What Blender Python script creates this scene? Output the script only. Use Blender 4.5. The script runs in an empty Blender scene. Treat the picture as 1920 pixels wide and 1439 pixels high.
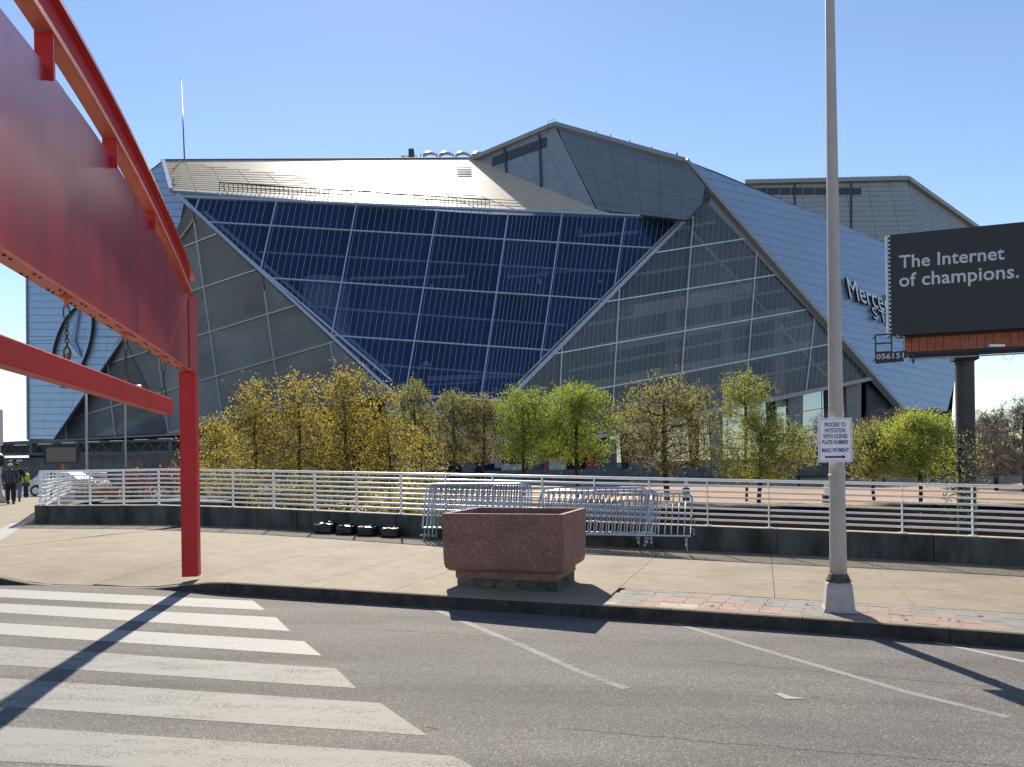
import bpy, bmesh, math, random
from mathutils import Vector, Matrix, noise as mnoise
rnd = random.Random(7)
R = math.radians
sc = bpy.context.scene
V = Vector

# ------------------------------------------------------------------ camera
CAM_H = 1.6            # eye height above the pavement
ROLL = 0.015           # the camera was held slightly tilted
cam_d = bpy.data.cameras.new('camera')
cam = bpy.data.objects.new('camera', cam_d)
sc.collection.objects.link(cam)
sc.camera = cam
cam.location = (0, 0, CAM_H)
Rx = V((math.cos(ROLL), 0, -math.sin(ROLL)))
Ux = V((math.sin(ROLL), 0, math.cos(ROLL)))
cam.matrix_world = Matrix((
    (Rx.x, Ux.x, 0, 0), (Rx.y, Ux.y, -1, 0), (Rx.z, Ux.z, 0, CAM_H), (0, 0, 0, 1)))
cam_d.sensor_width = 36
cam_d.lens = 27.0
cam_d.shift_y = 142.5 / 1920
cam_d.clip_end = 6000
cam_d.clip_start = 0.05

# ------------------------------------------------------------------ light
SUN_EL = R(38)
sh = V((-0.155, 1.0, 0)).normalized()
SUN = V((sh.x * math.cos(SUN_EL), sh.y * math.cos(SUN_EL), math.sin(SUN_EL)))
w = bpy.data.worlds.new('World')
sc.world = w
w.use_nodes = True
wn = w.node_tree
bg = wn.nodes['Background']
sky = wn.nodes.new('ShaderNodeTexSky')
sky.sky_type = 'NISHITA'
sky.sun_disc = False
sky.sun_elevation = SUN_EL
sky.sun_rotation = math.atan2(SUN.x, SUN.y)
sky.air_density = 1.0
sky.dust_density = 0.03
sky.ozone_density = 3.0
tint = wn.nodes.new('ShaderNodeVectorMath'); tint.operation = 'MULTIPLY'
tint.inputs[1].default_value = (1.03, 0.97, 0.95)
wn.links.new(sky.outputs[0], tint.inputs[0])
wn.links.new(tint.outputs[0], bg.inputs[0])
bg.inputs[1].default_value = 0.066
sl = bpy.data.lights.new('sun', 'SUN')
sl.energy = 3.3
sl.angle = R(0.55)
sl.color = (1.0, 0.92, 0.8)
so = bpy.data.objects.new('sun', sl)
sc.collection.objects.link(so)
so.rotation_euler = SUN.to_track_quat('Z', 'Y').to_euler()
so.location = (0, 0, 300)
sc.view_settings.view_transform = 'Standard'
sc.view_settings.look = 'None'
sc.view_settings.gamma = 1
sc.view_settings.use_curve_mapping = False
sc.view_settings.exposure = 1.35
sc.render.engine = 'CYCLES'
sc.cycles.max_bounces = 8
sc.cycles.transparent_max_bounces = 24
sc.cycles.sample_clamp_indirect = 4
sc.cycles.use_denoising = True

# ------------------------------------------------------------------ helpers
COL = sc.collection
ORG = {}

def ray(px, py):
    u = (px - 960) / 1440.0
    v = (862 - py) / 1440.0
    return V((u * math.cos(ROLL) + v * math.sin(ROLL), 1.0, -u * math.sin(ROLL) + v * math.cos(ROLL)))

def at(px, py, d):
    return V((0, 0, CAM_H)) + ray(px, py) * d

def zg(x, y):
    """height of the pavement: the street falls to the right, and away at the far left"""
    return -0.03 * min(max(x, -8), 25) - 0.012 * max(0.0, y - 15)

def gnd(px, py, off=0.0):
    r = ray(px, py)
    a, b = 0.5, 200.0
    f = lambda t: CAM_H + t * r.z - zg(t * r.x, t) - off
    t = a
    while t < b and f(t) > 0:
        t += 0.5
    lo, hi = t - 0.5, t
    for _ in range(30):
        m = (lo + hi) / 2
        if f(m) > 0: lo = m
        else: hi = m
    return V((r.x * hi, hi, zg(r.x * hi, hi) + off))

def tag(o, label=None, cat=None, group=None, kind=None):
    if label: o['label'] = label
    if cat: o['category'] = cat
    if group: o['group'] = group
    if kind: o['kind'] = kind
    return o

def empty(name, loc, label=None, cat=None, group=None):
    o = bpy.data.objects.new(name, None)
    COL.objects.link(o)
    o.location = loc
    o.empty_display_size = 0.3
    ORG[o] = V(loc)
    return tag(o, label, cat, group)

class MB:
    def __init__(s):
        s.v, s.f = [], []
    def add(s, vs, fs):
        n = len(s.v)
        s.v += [V(p) for p in vs]
        s.f += [[i + n for i in f] for f in fs]
        return s
    def box(s, c, size, m=None):
        x, y, z = size[0] / 2, size[1] / 2, size[2] / 2
        vs = [V((a, b, d)) for d in (-z, z) for a, b in ((-x, -y), (x, -y), (x, y), (-x, y))]
        if m is not None: vs = [m @ p for p in vs]
        c = V(c)
        return s.add([p + c for p in vs], [(3, 2, 1, 0), (4, 5, 6, 7), (0, 1, 5, 4), (1, 2, 6, 5), (2, 3, 7, 6), (3, 0, 4, 7)])
    def bar(s, p, q, wd, dp, nrm):
        """rectangular bar from p to q; wd across, dp along nrm"""
        p, q, nrm = V(p), V(q), V(nrm).normalized()
        d = (q - p)
        if d.length < 1e-6: return s
        d.normalize()
        a = d.cross(nrm)
        if a.length < 1e-4: a = d.cross(V((1, 0.3, 0)))
        a.normalize()
        b = a.cross(d).normalized()
        o = [a * wd / 2 * i + b * dp / 2 * j for i, j in ((-1, -1), (1, -1), (1, 1), (-1, 1))]
        return s.add([p + k for k in o] + [q + k for k in o], [(3, 2, 1, 0), (4, 5, 6, 7), (0, 1, 5, 4), (1, 2, 6, 5), (2, 3, 7, 6), (3, 0, 4, 7)])
    def tube(s, path, r, n=6, cap=True):
        path = [V(p) for p in path]
        rs = r if isinstance(r, (list, tuple)) else [r] * len(path)
        base = len(s.v)
        prev = None
        for i, p in enumerate(path):
            t = (path[min(i + 1, len(path) - 1)] - path[max(i - 1, 0)])
            if t.length < 1e-9: t = V((0, 0, 1))
            t.normalize()
            if prev is None:
                a = t.orthogonal().normalized()
            else:
                a = prev - t * prev.dot(t)
                a = a.normalized() if a.length > 1e-6 else t.orthogonal().normalized()
            prev = a
            b = t.cross(a)
            for k in range(n):
                an = 2 * math.pi * k / n
                s.v.append(p + (a * math.cos(an) + b * math.sin(an)) * rs[i])
        for i in range(len(path) - 1):
            for k in range(n):
                k2 = (k + 1) % n
                s.f.append([base + i * n + k, base + i * n + k2, base + (i + 1) * n + k2, base + (i + 1) * n + k])
        if cap and n > 2:
            s.f.append([base + k for k in range(n)][::-1])
            e = base + (len(path) - 1) * n
            s.f.append([e + k for k in range(n)])
        return s
    def lathe(s, c, prof, n=16):
        """prof = [(radius, z)]"""
        c = V(c)
        base = len(s.v)
        for r_, z in prof:
            for k in range(n):
                an = 2 * math.pi * k / n
                s.v.append(c + V((r_ * math.cos(an), r_ * math.sin(an), z)))
        for i in range(len(prof) - 1):
            for k in range(n):
                k2 = (k + 1) % n
                s.f.append([base + i * n + k, base + i * n + k2, base + (i + 1) * n + k2, base + (i + 1) * n + k])
        s.f.append([base + k for k in range(n)][::-1])
        e = base + (len(prof) - 1) * n
        s.f.append([e + k for k in range(n)])
        return s
    def prism(s, poly, ext):
        """closed 3-D polygon extruded by the vector ext"""
        n = len(poly)
        poly = [V(p) for p in poly]
        ext = V(ext)
        return s.add(poly + [p + ext for p in poly],
                     [list(range(n))[::-1], list(range(n, 2 * n))] + [(i, (i + 1) % n, n + (i + 1) % n, n + i) for i in range(n)])
    def mesh(s, name, mat, off=V((0, 0, 0)), smooth=False, fixn=False):
        me = bpy.data.meshes.new(name)
        me.from_pydata([tuple(p - off) for p in s.v], [], s.f)
        if fixn:
            bm = bmesh.new(); bm.from_mesh(me)
            bmesh.ops.recalc_face_normals(bm, faces=bm.faces)
            bm.to_mesh(me); bm.free()
        if mat: me.materials.append(mat)
        if smooth:
            me.polygons.foreach_set('use_smooth', [True] * len(me.polygons))
        me.update()
        return me
    def build(s, name, mat, parent=None, smooth=False, fixn=False):
        off = ORG.get(parent, V((0, 0, 0)))
        o = bpy.data.objects.new(name, s.mesh(name, mat, off, smooth, fixn))
        COL.objects.link(o)
        if parent is not None:
            o.parent = parent
            ORG[o] = off
        return o

def link(name, me, parent, off=None):
    o = bpy.data.objects.new(name, me)
    COL.objects.link(o)
    if parent is not None:
        o.parent = parent
        ORG[o] = ORG.get(parent, V((0, 0, 0)))
    return o

def children(o):
    return [c for c in bpy.data.objects if c.parent == o]

def copy_tree(o, kids, parent=None):
    c = o.copy(); COL.objects.link(c); c.parent = parent
    for ch in kids.get(o, []): copy_tree(ch, kids, c)
    return c

def kidmap():
    k = {}
    for o in bpy.data.objects:
        if o.parent is not None: k.setdefault(o.parent, []).append(o)
    return k

def bevel_obj(o, wd, seg=2, ang=30):
    m = o.modifiers.new('bevel', 'BEVEL')
    m.width = wd; m.segments = seg; m.limit_method = 'ANGLE'; m.angle_limit = R(ang)
    return o

# ------------------------------------------------------------------ materials
def mat(name, col, rough=0.6, metal=0.0, spec=0.5, var=0.0, vscale=8.0, col2=None, bump=0.0, bscale=40.0, detail=4.0, coords='Object', dirt=None, dscale=1.5, dcut=(0.5, 0.7), stretch=None):
    m = bpy.data.materials.new(name)
    m.use_nodes = True
    nt = m.node_tree
    b = nt.nodes['Principled BSDF']
    b.inputs['Roughness'].default_value = rough
    b.inputs['Metallic'].default_value = metal
    b.inputs['Specular IOR Level'].default_value = spec
    b.inputs['Base Color'].default_value = (*col, 1)
    tc = nt.nodes.new('ShaderNodeTexCoord')
    src = tc.outputs[coords]
    if stretch:
        mp = nt.nodes.new('ShaderNodeMapping')
        mp.inputs['Scale'].default_value = stretch
        nt.links.new(src, mp.inputs[0]); src = mp.outputs[0]
    last = None
    if var > 0 or col2:
        n = nt.nodes.new('ShaderNodeTexNoise')
        n.inputs['Scale'].default_value = vscale; n.inputs['Detail'].default_value = detail
        n.inputs['Roughness'].default_value = 0.65
        nt.links.new(src, n.inputs['Vector'])
        r = nt.nodes.new('ShaderNodeValToRGB')
        c2 = col2 or tuple(min(1, c * (1 + var)) for c in col)
        c1 = col if col2 else tuple(c * (1 - var) for c in col)
        r.color_ramp.elements[0].color = (*c1, 1); r.color_ramp.elements[1].color = (*c2, 1)
        r.color_ramp.elements[0].position = 0.32; r.color_ramp.elements[1].position = 0.68
        nt.links.new(n.outputs['Fac'], r.inputs[0])
        last = r.outputs[0]
    if dirt:
        n = nt.nodes.new('ShaderNodeTexNoise')
        n.inputs['Scale'].default_value = dscale; n.inputs['Detail'].default_value = 6
        n.inputs['Roughness'].default_value = 0.7
        nt.links.new(src, n.inputs['Vector'])
        r = nt.nodes.new('ShaderNodeMapRange')
        r.inputs['From Min'].default_value = dcut[0]; r.inputs['From Max'].default_value = dcut[1]
        nt.links.new(n.outputs['Fac'], r.inputs[0])
        mx = nt.nodes.new('ShaderNodeMixRGB')
        nt.links.new(r.outputs[0], mx.inputs[0])
        if last: nt.links.new(last, mx.inputs[1])
        else: mx.inputs[1].default_value = (*col, 1)
        mx.inputs[2].default_value = (*dirt, 1)
        last = mx.outputs[0]
    if last: nt.links.new(last, b.inputs['Base Color'])
    if bump > 0:
        n = nt.nodes.new('ShaderNodeTexNoise')
        n.inputs['Scale'].default_value = bscale; n.inputs['Detail'].default_value = 5
        nt.links.new(src, n.inputs['Vector'])
        bp = nt.nodes.new('ShaderNodeBump')
        bp.inputs['Strength'].default_value = bump; bp.inputs['Distance'].default_value = 0.02
        nt.links.new(n.outputs['Fac'], bp.inputs['Height'])
        nt.links.new(bp.outputs[0], b.inputs['Normal'])
    return m

def asphalt_mat():
    m = bpy.data.materials.new('asphalt'); m.use_nodes = True
    nt = m.node_tree; b = nt.nodes['Principled BSDF']
    b.inputs['Roughness'].default_value = 0.85
    b.inputs['Specular IOR Level'].default_value = 0.2
    tc = nt.nodes.new('ShaderNodeTexCoord')
    vo = nt.nodes.new('ShaderNodeTexVoronoi'); vo.inputs['Scale'].default_value = 125
    nt.links.new(tc.outputs['Object'], vo.inputs['Vector'])
    r = nt.nodes.new('ShaderNodeValToRGB')
    e = r.color_ramp.elements
    e[0].position = 0; e[0].color = (0.09, 0.083, 0.073, 1)
    e[1].position = 1; e[1].color = (0.29, 0.272, 0.245, 1)
    x = e.new(0.55); x.color = (0.142, 0.131, 0.116, 1)
    x = e.new(0.85); x.color = (0.172, 0.159, 0.142, 1)
    sp = nt.nodes.new('ShaderNodeSeparateColor')
    nt.links.new(vo.outputs['Color'], sp.inputs[0])
    nt.links.new(sp.outputs[0], r.inputs[0])
    n = nt.nodes.new('ShaderNodeTexNoise'); n.inputs['Scale'].default_value = 0.9; n.inputs['Detail'].default_value = 7
    n.inputs['Roughness'].default_value = 0.7
    mp = nt.nodes.new('ShaderNodeMapping'); mp.inputs['Scale'].default_value = (0.5, 1.6, 1)
    mp.inputs['Rotation'].default_value = (0, 0, R(17))
    nt.links.new(tc.outputs['Object'], mp.inputs[0]); nt.links.new(mp.outputs[0], n.inputs['Vector'])
    mr = nt.nodes.new('ShaderNodeMapRange'); mr.inputs['From Min'].default_value = 0.3; mr.inputs['From Max'].default_value = 0.7
    mr.inputs['To Min'].default_value = 0.78; mr.inputs['To Max'].default_value = 1.18
    nt.links.new(n.outputs['Fac'], mr.inputs[0])
    mx = nt.nodes.new('ShaderNodeVectorMath'); mx.operation = 'SCALE'
    nt.links.new(r.outputs[0], mx.inputs[0]); nt.links.new(mr.outputs[0], mx.inputs['Scale'])
    n2 = nt.nodes.new('ShaderNodeTexNoise'); n2.inputs['Scale'].default_value = 1.0; n2.inputs['Detail'].default_value = 4
    mp2 = nt.nodes.new('ShaderNodeMapping'); mp2.inputs['Scale'].default_value = (0.12, 1.5, 1); mp2.inputs['Rotation'].default_value = (0, 0, R(17))
    nt.links.new(tc.outputs['Object'], mp2.inputs[0]); nt.links.new(mp2.outputs[0], n2.inputs['Vector'])
    mr2 = nt.nodes.new('ShaderNodeMapRange'); mr2.inputs['From Min'].default_value = 0.35; mr2.inputs['From Max'].default_value = 0.62
    mr2.inputs['To Min'].default_value = 0.82; mr2.inputs['To Max'].default_value = 1.08
    nt.links.new(n2.outputs['Fac'], mr2.inputs[0])
    mx2 = nt.nodes.new('ShaderNodeVectorMath'); mx2.operation = 'SCALE'
    nt.links.new(mx.outputs[0], mx2.inputs[0]); nt.links.new(mr2.outputs[0], mx2.inputs['Scale'])
    nt.links.new(mx2.outputs[0], b.inputs['Base Color'])
    bp = nt.nodes.new('ShaderNodeBump'); bp.inputs['Strength'].default_value = 0.35; bp.inputs['Distance'].default_value = 0.005
    nt.links.new(vo.outputs['Distance'], bp.inputs['Height']); bp.invert = True
    nt.links.new(bp.outputs[0], b.inputs['Normal'])
    return m

def paint_mat(name, wear, col=(0.72, 0.7, 0.66)):
    """worn road paint: flakes away between the asphalt's stones"""
    m = bpy.data.materials.new(name); m.use_nodes = True
    nt = m.node_tree; b = nt.nodes['Principled BSDF']
    b.inputs['Roughness'].default_value = 0.75
    b.inputs['Specular IOR Level'].default_value = 0.3
    tc = nt.nodes.new('ShaderNodeTexCoord')
    vo = nt.nodes.new('ShaderNodeTexVoronoi'); vo.inputs['Scale'].default_value = 150
    nt.links.new(tc.outputs['Object'], vo.inputs['Vector'])
    sp = nt.nodes.new('ShaderNodeSeparateColor'); nt.links.new(vo.outputs['Color'], sp.inputs[0])
    n = nt.nodes.new('ShaderNodeTexNoise'); n.inputs['Scale'].default_value = 2.2; n.inputs['Detail'].default_value = 7
    n.inputs['Roughness'].default_value = 0.7
    mp = nt.nodes.new('ShaderNodeMapping'); mp.inputs['Scale'].default_value = (0.7, 2.6, 1); mp.inputs['Rotation'].default_value = (0, 0, R(6))
    nt.links.new(tc.outputs['Object'], mp.inputs[0]); nt.links.new(mp.outputs[0], n.inputs['Vector'])
    r = nt.nodes.new('ShaderNodeValToRGB')
    e = r.color_ramp.elements
    e[0].color = (*[c * 0.82 for c in col], 1); e[1].color = (*col, 1)
    nt.links.new(n.outputs['Fac'], r.inputs[0]); nt.links.new(r.outputs[0], b.inputs['Base Color'])
    ad = nt.nodes.new('ShaderNodeMath'); ad.operation = 'ADD'
    ml = nt.nodes.new('ShaderNodeMath'); ml.operation = 'MULTIPLY'; ml.inputs[1].default_value = 0.45
    nt.links.new(sp.outputs[1], ml.inputs[0]); nt.links.new(ml.outputs[0], ad.inputs[0]); nt.links.new(n.outputs['Fac'], ad.inputs[1])
    mr = nt.nodes.new('ShaderNodeMapRange')
    mr.inputs['From Min'].default_value = 1.02 - wear; mr.inputs['From Max'].default_value = 1.22 - wear
    mr.inputs['To Min'].default_value = 0.0; mr.inputs['To Max'].default_value = 0.7
    nt.links.new(ad.outputs[0], mr.inputs[0])
    tr = nt.nodes.new('ShaderNodeBsdfTransparent')
    ms = nt.nodes.new('ShaderNodeMixShader')
    nt.links.new(mr.outputs[0], ms.inputs[0]); nt.links.new(b.outputs[0], ms.inputs[1]); nt.links.new(tr.outputs[0], ms.inputs[2])
    nt.links.new(ms.outputs[0], nt.nodes['Material Output'].inputs[0])
    return m

def glass_mat(name, tint, refl=0.2, rough=0.02, film=(0.02, 0.03, 0.05), op=0.45, gcol=(0.8, 0.9, 1)):
    """architectural glass: tinted see-through, a coated film and mirror reflection growing towards grazing"""
    m = bpy.data.materials.new(name); m.use_nodes = True
    nt = m.node_tree
    nt.nodes.remove(nt.nodes['Principled BSDF'])
    tr = nt.nodes.new('ShaderNodeBsdfTransparent'); tr.inputs[0].default_value = (*tint, 1)
    df = nt.nodes.new('ShaderNodeBsdfDiffuse')
    oi = nt.nodes.new('ShaderNodeObjectInfo')
    mr = nt.nodes.new('ShaderNodeMapRange'); mr.inputs['To Min'].default_value = 0.72; mr.inputs['To Max'].default_value = 1.28
    nt.links.new(oi.outputs['Random'], mr.inputs[0])
    tcg = nt.nodes.new('ShaderNodeTexCoord'); ng = nt.nodes.new('ShaderNodeTexNoise'); ng.inputs['Scale'].default_value = 0.06; ng.inputs['Detail'].default_value = 5
    nt.links.new(tcg.outputs['Object'], ng.inputs['Vector'])
    mg = nt.nodes.new('ShaderNodeMapRange'); mg.inputs['From Min'].default_value = 0.3; mg.inputs['From Max'].default_value = 0.7; mg.inputs['To Min'].default_value = 0.7; mg.inputs['To Max'].default_value = 1.3
    nt.links.new(ng.outputs['Fac'], mg.inputs[0])
    mm = nt.nodes.new('ShaderNodeMath'); mm.operation = 'MULTIPLY'; nt.links.new(mr.outputs[0], mm.inputs[0]); nt.links.new(mg.outputs[0], mm.inputs[1])
    fs = nt.nodes.new('ShaderNodeVectorMath'); fs.operation = 'SCALE'; fs.inputs[0].default_value = film
    nt.links.new(mm.outputs[0], fs.inputs['Scale']); nt.links.new(fs.outputs[0], df.inputs[0])
    m1 = nt.nodes.new('ShaderNodeMixShader'); m1.inputs[0].default_value = op
    nt.links.new(tr.outputs[0], m1.inputs[1]); nt.links.new(df.outputs[0], m1.inputs[2])
    gl = nt.nodes.new('ShaderNodeBsdfGlossy'); gl.inputs[0].default_value = (*gcol, 1); gl.inputs['Roughness'].default_value = rough
    lw = nt.nodes.new('ShaderNodeFresnel'); lw.inputs[0].default_value = 1.5
    ad = nt.nodes.new('ShaderNodeMath'); ad.operation = 'ADD'; ad.inputs[1].default_value = refl; ad.use_clamp = True
    nt.links.new(lw.outputs[0], ad.inputs[0])
    m2 = nt.nodes.new('ShaderNodeMixShader')
    nt.links.new(ad.outputs[0], m2.inputs[0]); nt.links.new(m1.outputs[0], m2.inputs[1]); nt.links.new(gl.outputs[0], m2.inputs[2])
    nt.links.new(m2.outputs[0], nt.nodes['Material Output'].inputs[0])
    return m

def leaf_mat(name, c1, c2, trans=0.5, c3=None):
    m = bpy.data.materials.new(name); m.use_nodes = True
    nt = m.node_tree
    nt.nodes.remove(nt.nodes['Principled BSDF'])
    tc = nt.nodes.new('ShaderNodeTexCoord')
    n = nt.nodes.new('ShaderNodeTexNoise'); n.inputs['Scale'].default_value = 1.6; n.inputs['Detail'].default_value = 6; n.inputs['Roughness'].default_value = 0.8
    nt.links.new(tc.outputs['Object'], n.inputs['Vector'])
    r = nt.nodes.new('ShaderNodeValToRGB')
    e = r.color_ramp.elements
    e[0].position = 0.35; e[0].color = (*c1, 1); e[1].position = 0.62; e[1].color = (*c2, 1)
    if c3:
        x = e.new(0.72); x.color = (*c3, 1)
    nt.links.new(n.outputs['Fac'], r.inputs[0])
    df = nt.nodes.new('ShaderNodeBsdfDiffuse'); tl = nt.nodes.new('ShaderNodeBsdfTranslucent')
    gl = nt.nodes.new('ShaderNodeBsdfGlossy'); gl.inputs['Roughness'].default_value = 0.5
    nt.links.new(r.outputs[0], df.inputs[0])
    sat = nt.nodes.new('ShaderNodeVectorMath'); sat.operation = 'MULTIPLY'; sat.inputs[1].default_value = (1.35, 1.35, 0.6)
    nt.links.new(r.outputs[0], sat.inputs[0]); nt.links.new(sat.outputs[0], tl.inputs[0])
    ms = nt.nodes.new('ShaderNodeMixShader'); ms.inputs[0].default_value = trans
    nt.links.new(df.outputs[0], ms.inputs[1]); nt.links.new(tl.outputs[0], ms.inputs[2])
    m2 = nt.nodes.new('ShaderNodeMixShader'); m2.inputs[0].default_value = 0.04
    nt.links.new(ms.outputs[0], m2.inputs[1]); nt.links.new(gl.outputs[0], m2.inputs[2])
    nt.links.new(m2.outputs[0], nt.nodes['Material Output'].inputs[0])
    return m

M = {}
M['asphalt'] = asphalt_mat()
M['paint_new'] = paint_mat('road_paint_fresh', 0.1, (0.35, 0.333, 0.298))
M['paint_worn'] = paint_mat('road_paint_worn', 0.2, (0.265, 0.25, 0.225))
M['paint_faint'] = paint_mat('road_paint_faint', 0.3, (0.235, 0.222, 0.2))
M['concrete'] = mat('pavement_concrete', (0.275, 0.232, 0.165), 0.85, spec=0.25, var=0.12, vscale=5.5, detail=8, bump=0.3, bscale=120, dirt=(0.2, 0.165, 0.115), dscale=0.9, dcut=(0.46, 0.72))
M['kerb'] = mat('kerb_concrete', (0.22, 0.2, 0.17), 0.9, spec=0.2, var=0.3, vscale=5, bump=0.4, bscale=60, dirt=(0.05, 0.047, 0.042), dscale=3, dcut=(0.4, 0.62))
M['kerb_face'] = mat('shaded_kerb_face', (0.055, 0.05, 0.045), 0.9, spec=0.15, var=0.4, vscale=5, bump=0.4, bscale=40)  # street side of the kerb, its shade put into a near-black colour
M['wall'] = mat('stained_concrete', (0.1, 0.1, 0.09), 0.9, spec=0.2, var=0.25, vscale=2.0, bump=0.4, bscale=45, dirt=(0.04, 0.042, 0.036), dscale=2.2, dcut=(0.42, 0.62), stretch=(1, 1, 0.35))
M['wall_top'] = mat('sunlit_wall_top', (0.36, 0.33, 0.28), 0.85, spec=0.2, var=0.15, vscale=4)  # paler than the wall face: sunlight on the top put into the colour
M['steel_white'] = mat('white_painted_steel', (0.78, 0.78, 0.78), 0.32, metal=0.15, spec=0.6, var=0.06, vscale=6, dirt=(0.45, 0.43, 0.4), dscale=5, dcut=(0.62, 0.78))
M['galv'] = mat('galvanised_steel', (0.5, 0.53, 0.57), 0.38, metal=0.75, spec=0.5, var=0.15, vscale=14)
M['red'] = mat('red_gloss_paint', (0.48, 0.022, 0.022), 0.34, spec=0.5, var=0.2, vscale=2.2, bump=0.05, bscale=7, stretch=(1.2, 1.2, 0.12), dirt=(0.36, 0.03, 0.034), dscale=2.0, dcut=(0.5, 0.75))
for m_ in (M['red'],):
    b_ = m_.node_tree.nodes['Principled BSDF']; b_.inputs['Coat Weight'].default_value = 1.0; b_.inputs['Coat Roughness'].default_value = 0.28; b_.inputs['Coat IOR'].default_value = 1.75
M['red_edge'] = mat('bounce_lit_red_paint', (0.6, 0.14, 0.085), 0.5, spec=0.5, var=0.12, vscale=5, bump=0.05, bscale=30)  # red shifted to orange, light bounced onto the undersides put into the colour
M['red_plain'] = mat('red_paint', (0.5, 0.016, 0.02), 0.5, spec=0.35, var=0.14, vscale=1.5, bump=0.05, bscale=20, dirt=(0.38, 0.018, 0.02), dscale=3, dcut=(0.55, 0.75))
M['chain'] = mat('rusted_chain_steel', (0.1, 0.085, 0.075), 0.55, metal=0.6, var=0.3, vscale=20)
M['bolt'] = mat('bolt_hole_rust', (0.1, 0.02, 0.015), 0.8)
M['pole'] = mat('grey_painted_pole', (0.45, 0.41, 0.37), 0.5, metal=0.1, spec=0.4, var=0.07, vscale=6, bump=0.05, bscale=80)
M['pole_base'] = mat('cast_pole_base', (0.42, 0.4, 0.385), 0.6, spec=0.35, var=0.12, vscale=8, dirt=(0.16, 0.13, 0.1), dscale=6, dcut=(0.6, 0.75))
M['black'] = mat('black_rubber', (0.012, 0.012, 0.012), 0.5)
M['blackplastic'] = mat('black_plastic_bag', (0.01, 0.01, 0.011), 0.36, spec=0.5, bump=0.7, bscale=16)
M['sign_white'] = mat('white_sign_sheet', (0.88, 0.86, 0.9), 0.4, var=0.03, vscale=10)
M['sign_blue'] = mat('violet_blue_print', (0.045, 0.03, 0.2), 0.5)
M['planter'] = None
M['metal_blue'] = mat('silver_metal_cladding', (0.35, 0.43, 0.53), 0.42, metal=0.65, spec=0.5, var=0.06, vscale=0.25)
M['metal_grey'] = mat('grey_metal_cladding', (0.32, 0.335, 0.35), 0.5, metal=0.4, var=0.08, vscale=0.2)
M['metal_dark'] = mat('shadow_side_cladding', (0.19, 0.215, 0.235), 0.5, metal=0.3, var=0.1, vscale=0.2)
M['seam'] = mat('dark_joint_backing', (0.05, 0.06, 0.075), 0.7)
M['fascia'] = mat('fascia_metal', (0.34, 0.33, 0.31), 0.5, metal=0.3, var=0.08, vscale=0.5)
M['frame'] = mat('curtain_wall_frame', (0.5, 0.56, 0.64), 0.4, metal=0.5, var=0.05, vscale=0.5)
M['mullion'] = mat('thin_mullion', (0.3, 0.36, 0.45), 0.45, metal=0.4)
M['glass_blue'] = glass_mat('blue_coated_glass', (0.62, 0.74, 0.9), 0.04, 0.03, (0.03, 0.06, 0.14), 0.34, (0.42, 0.6, 1.0))
M['glass_grey'] = glass_mat('smoked_glass', (0.68, 0.68, 0.68), 0.0, 0.08, (0.25, 0.26, 0.285), 0.36, (0.4, 0.5, 0.7))
M['glass_left'] = glass_mat('fritted_grey_glass', (0.6, 0.6, 0.6), 0.0, 0.1, (0.31, 0.33, 0.36), 0.62, (0.4, 0.5, 0.7))
M['glass_clear'] = glass_mat('lobby_glass', (0.3, 0.38, 0.45), 0.42, 0.01, (0.03, 0.05, 0.08), 0.4, (0.8, 0.92, 1.0))
M['interior'] = mat('interior_concrete', (0.55, 0.53, 0.5), 0.8, var=0.15, vscale=0.2)
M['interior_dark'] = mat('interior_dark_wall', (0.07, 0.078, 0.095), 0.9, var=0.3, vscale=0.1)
M['interior_white'] = mat('interior_white', (0.75, 0.74, 0.7), 0.6)
M['conc_col'] = mat('board_marked_concrete', (0.24, 0.24, 0.235), 0.85, var=0.15, vscale=0.6, bump=0.2, bscale=4)
M['letter'] = mat('white_letter_face', (0.8, 0.82, 0.85), 0.4)
M['letter_side'] = mat('dark_letter_return', (0.02, 0.025, 0.035), 0.5)
M['bb_panel'] = mat('charcoal_vinyl', (0.026, 0.03, 0.036), 0.5, spec=0.4, var=0.06, vscale=1)
M['bb_slat'] = mat('rust_orange_sheet', (0.4, 0.11, 0.05), 0.6, var=0.2, vscale=3, dirt=(0.22, 0.06, 0.035), dscale=2)
M['bb_steel'] = mat('dark_painted_steel', (0.045, 0.035, 0.04), 0.55, metal=0.3, var=0.2, vscale=4)
M['bb_post'] = mat('rusty_steel_column', (0.085, 0.075, 0.07), 0.65, metal=0.3, var=0.4, vscale=1.5)
M['text_light'] = mat('pale_grey_print', (0.62, 0.63, 0.66), 0.6)
M['bark'] = mat('dark_bark', (0.045, 0.036, 0.028), 0.95, spec=0.1, var=0.4, vscale=4)
M['bark_grey'] = mat('grey_twig_bark', (0.21, 0.19, 0.165), 0.95, spec=0.1, var=0.4, vscale=3)
M['mulch'] = mat('pine_bark_mulch', (0.014, 0.009, 0.007), 1.0, spec=0.0, var=0.5, vscale=3, bump=0.8, bscale=6)
M['tan_paving'] = mat('tan_plaza_paving', (0.36, 0.22, 0.11), 0.95, spec=0.1, var=0.2, vscale=0.1, col2=(0.42, 0.3, 0.23))
M['lawn'] = mat('grass_ground', (0.055, 0.07, 0.03), 0.95, spec=0.1, var=0.35, vscale=0.3, col2=(0.09, 0.085, 0.045))
M['dark_conc'] = mat('grey_concrete', (0.15, 0.155, 0.155), 0.9, spec=0.2, var=0.2, vscale=0.6, dirt=(0.09, 0.09, 0.09), dscale=0.4)
M['truss'] = mat('weathered_truss_steel', (0.11, 0.115, 0.125), 0.6, metal=0.3)
M['canopy'] = mat('canopy_sheet', (0.16, 0.165, 0.17), 0.6, metal=0.2, var=0.1, vscale=0.5)

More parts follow.
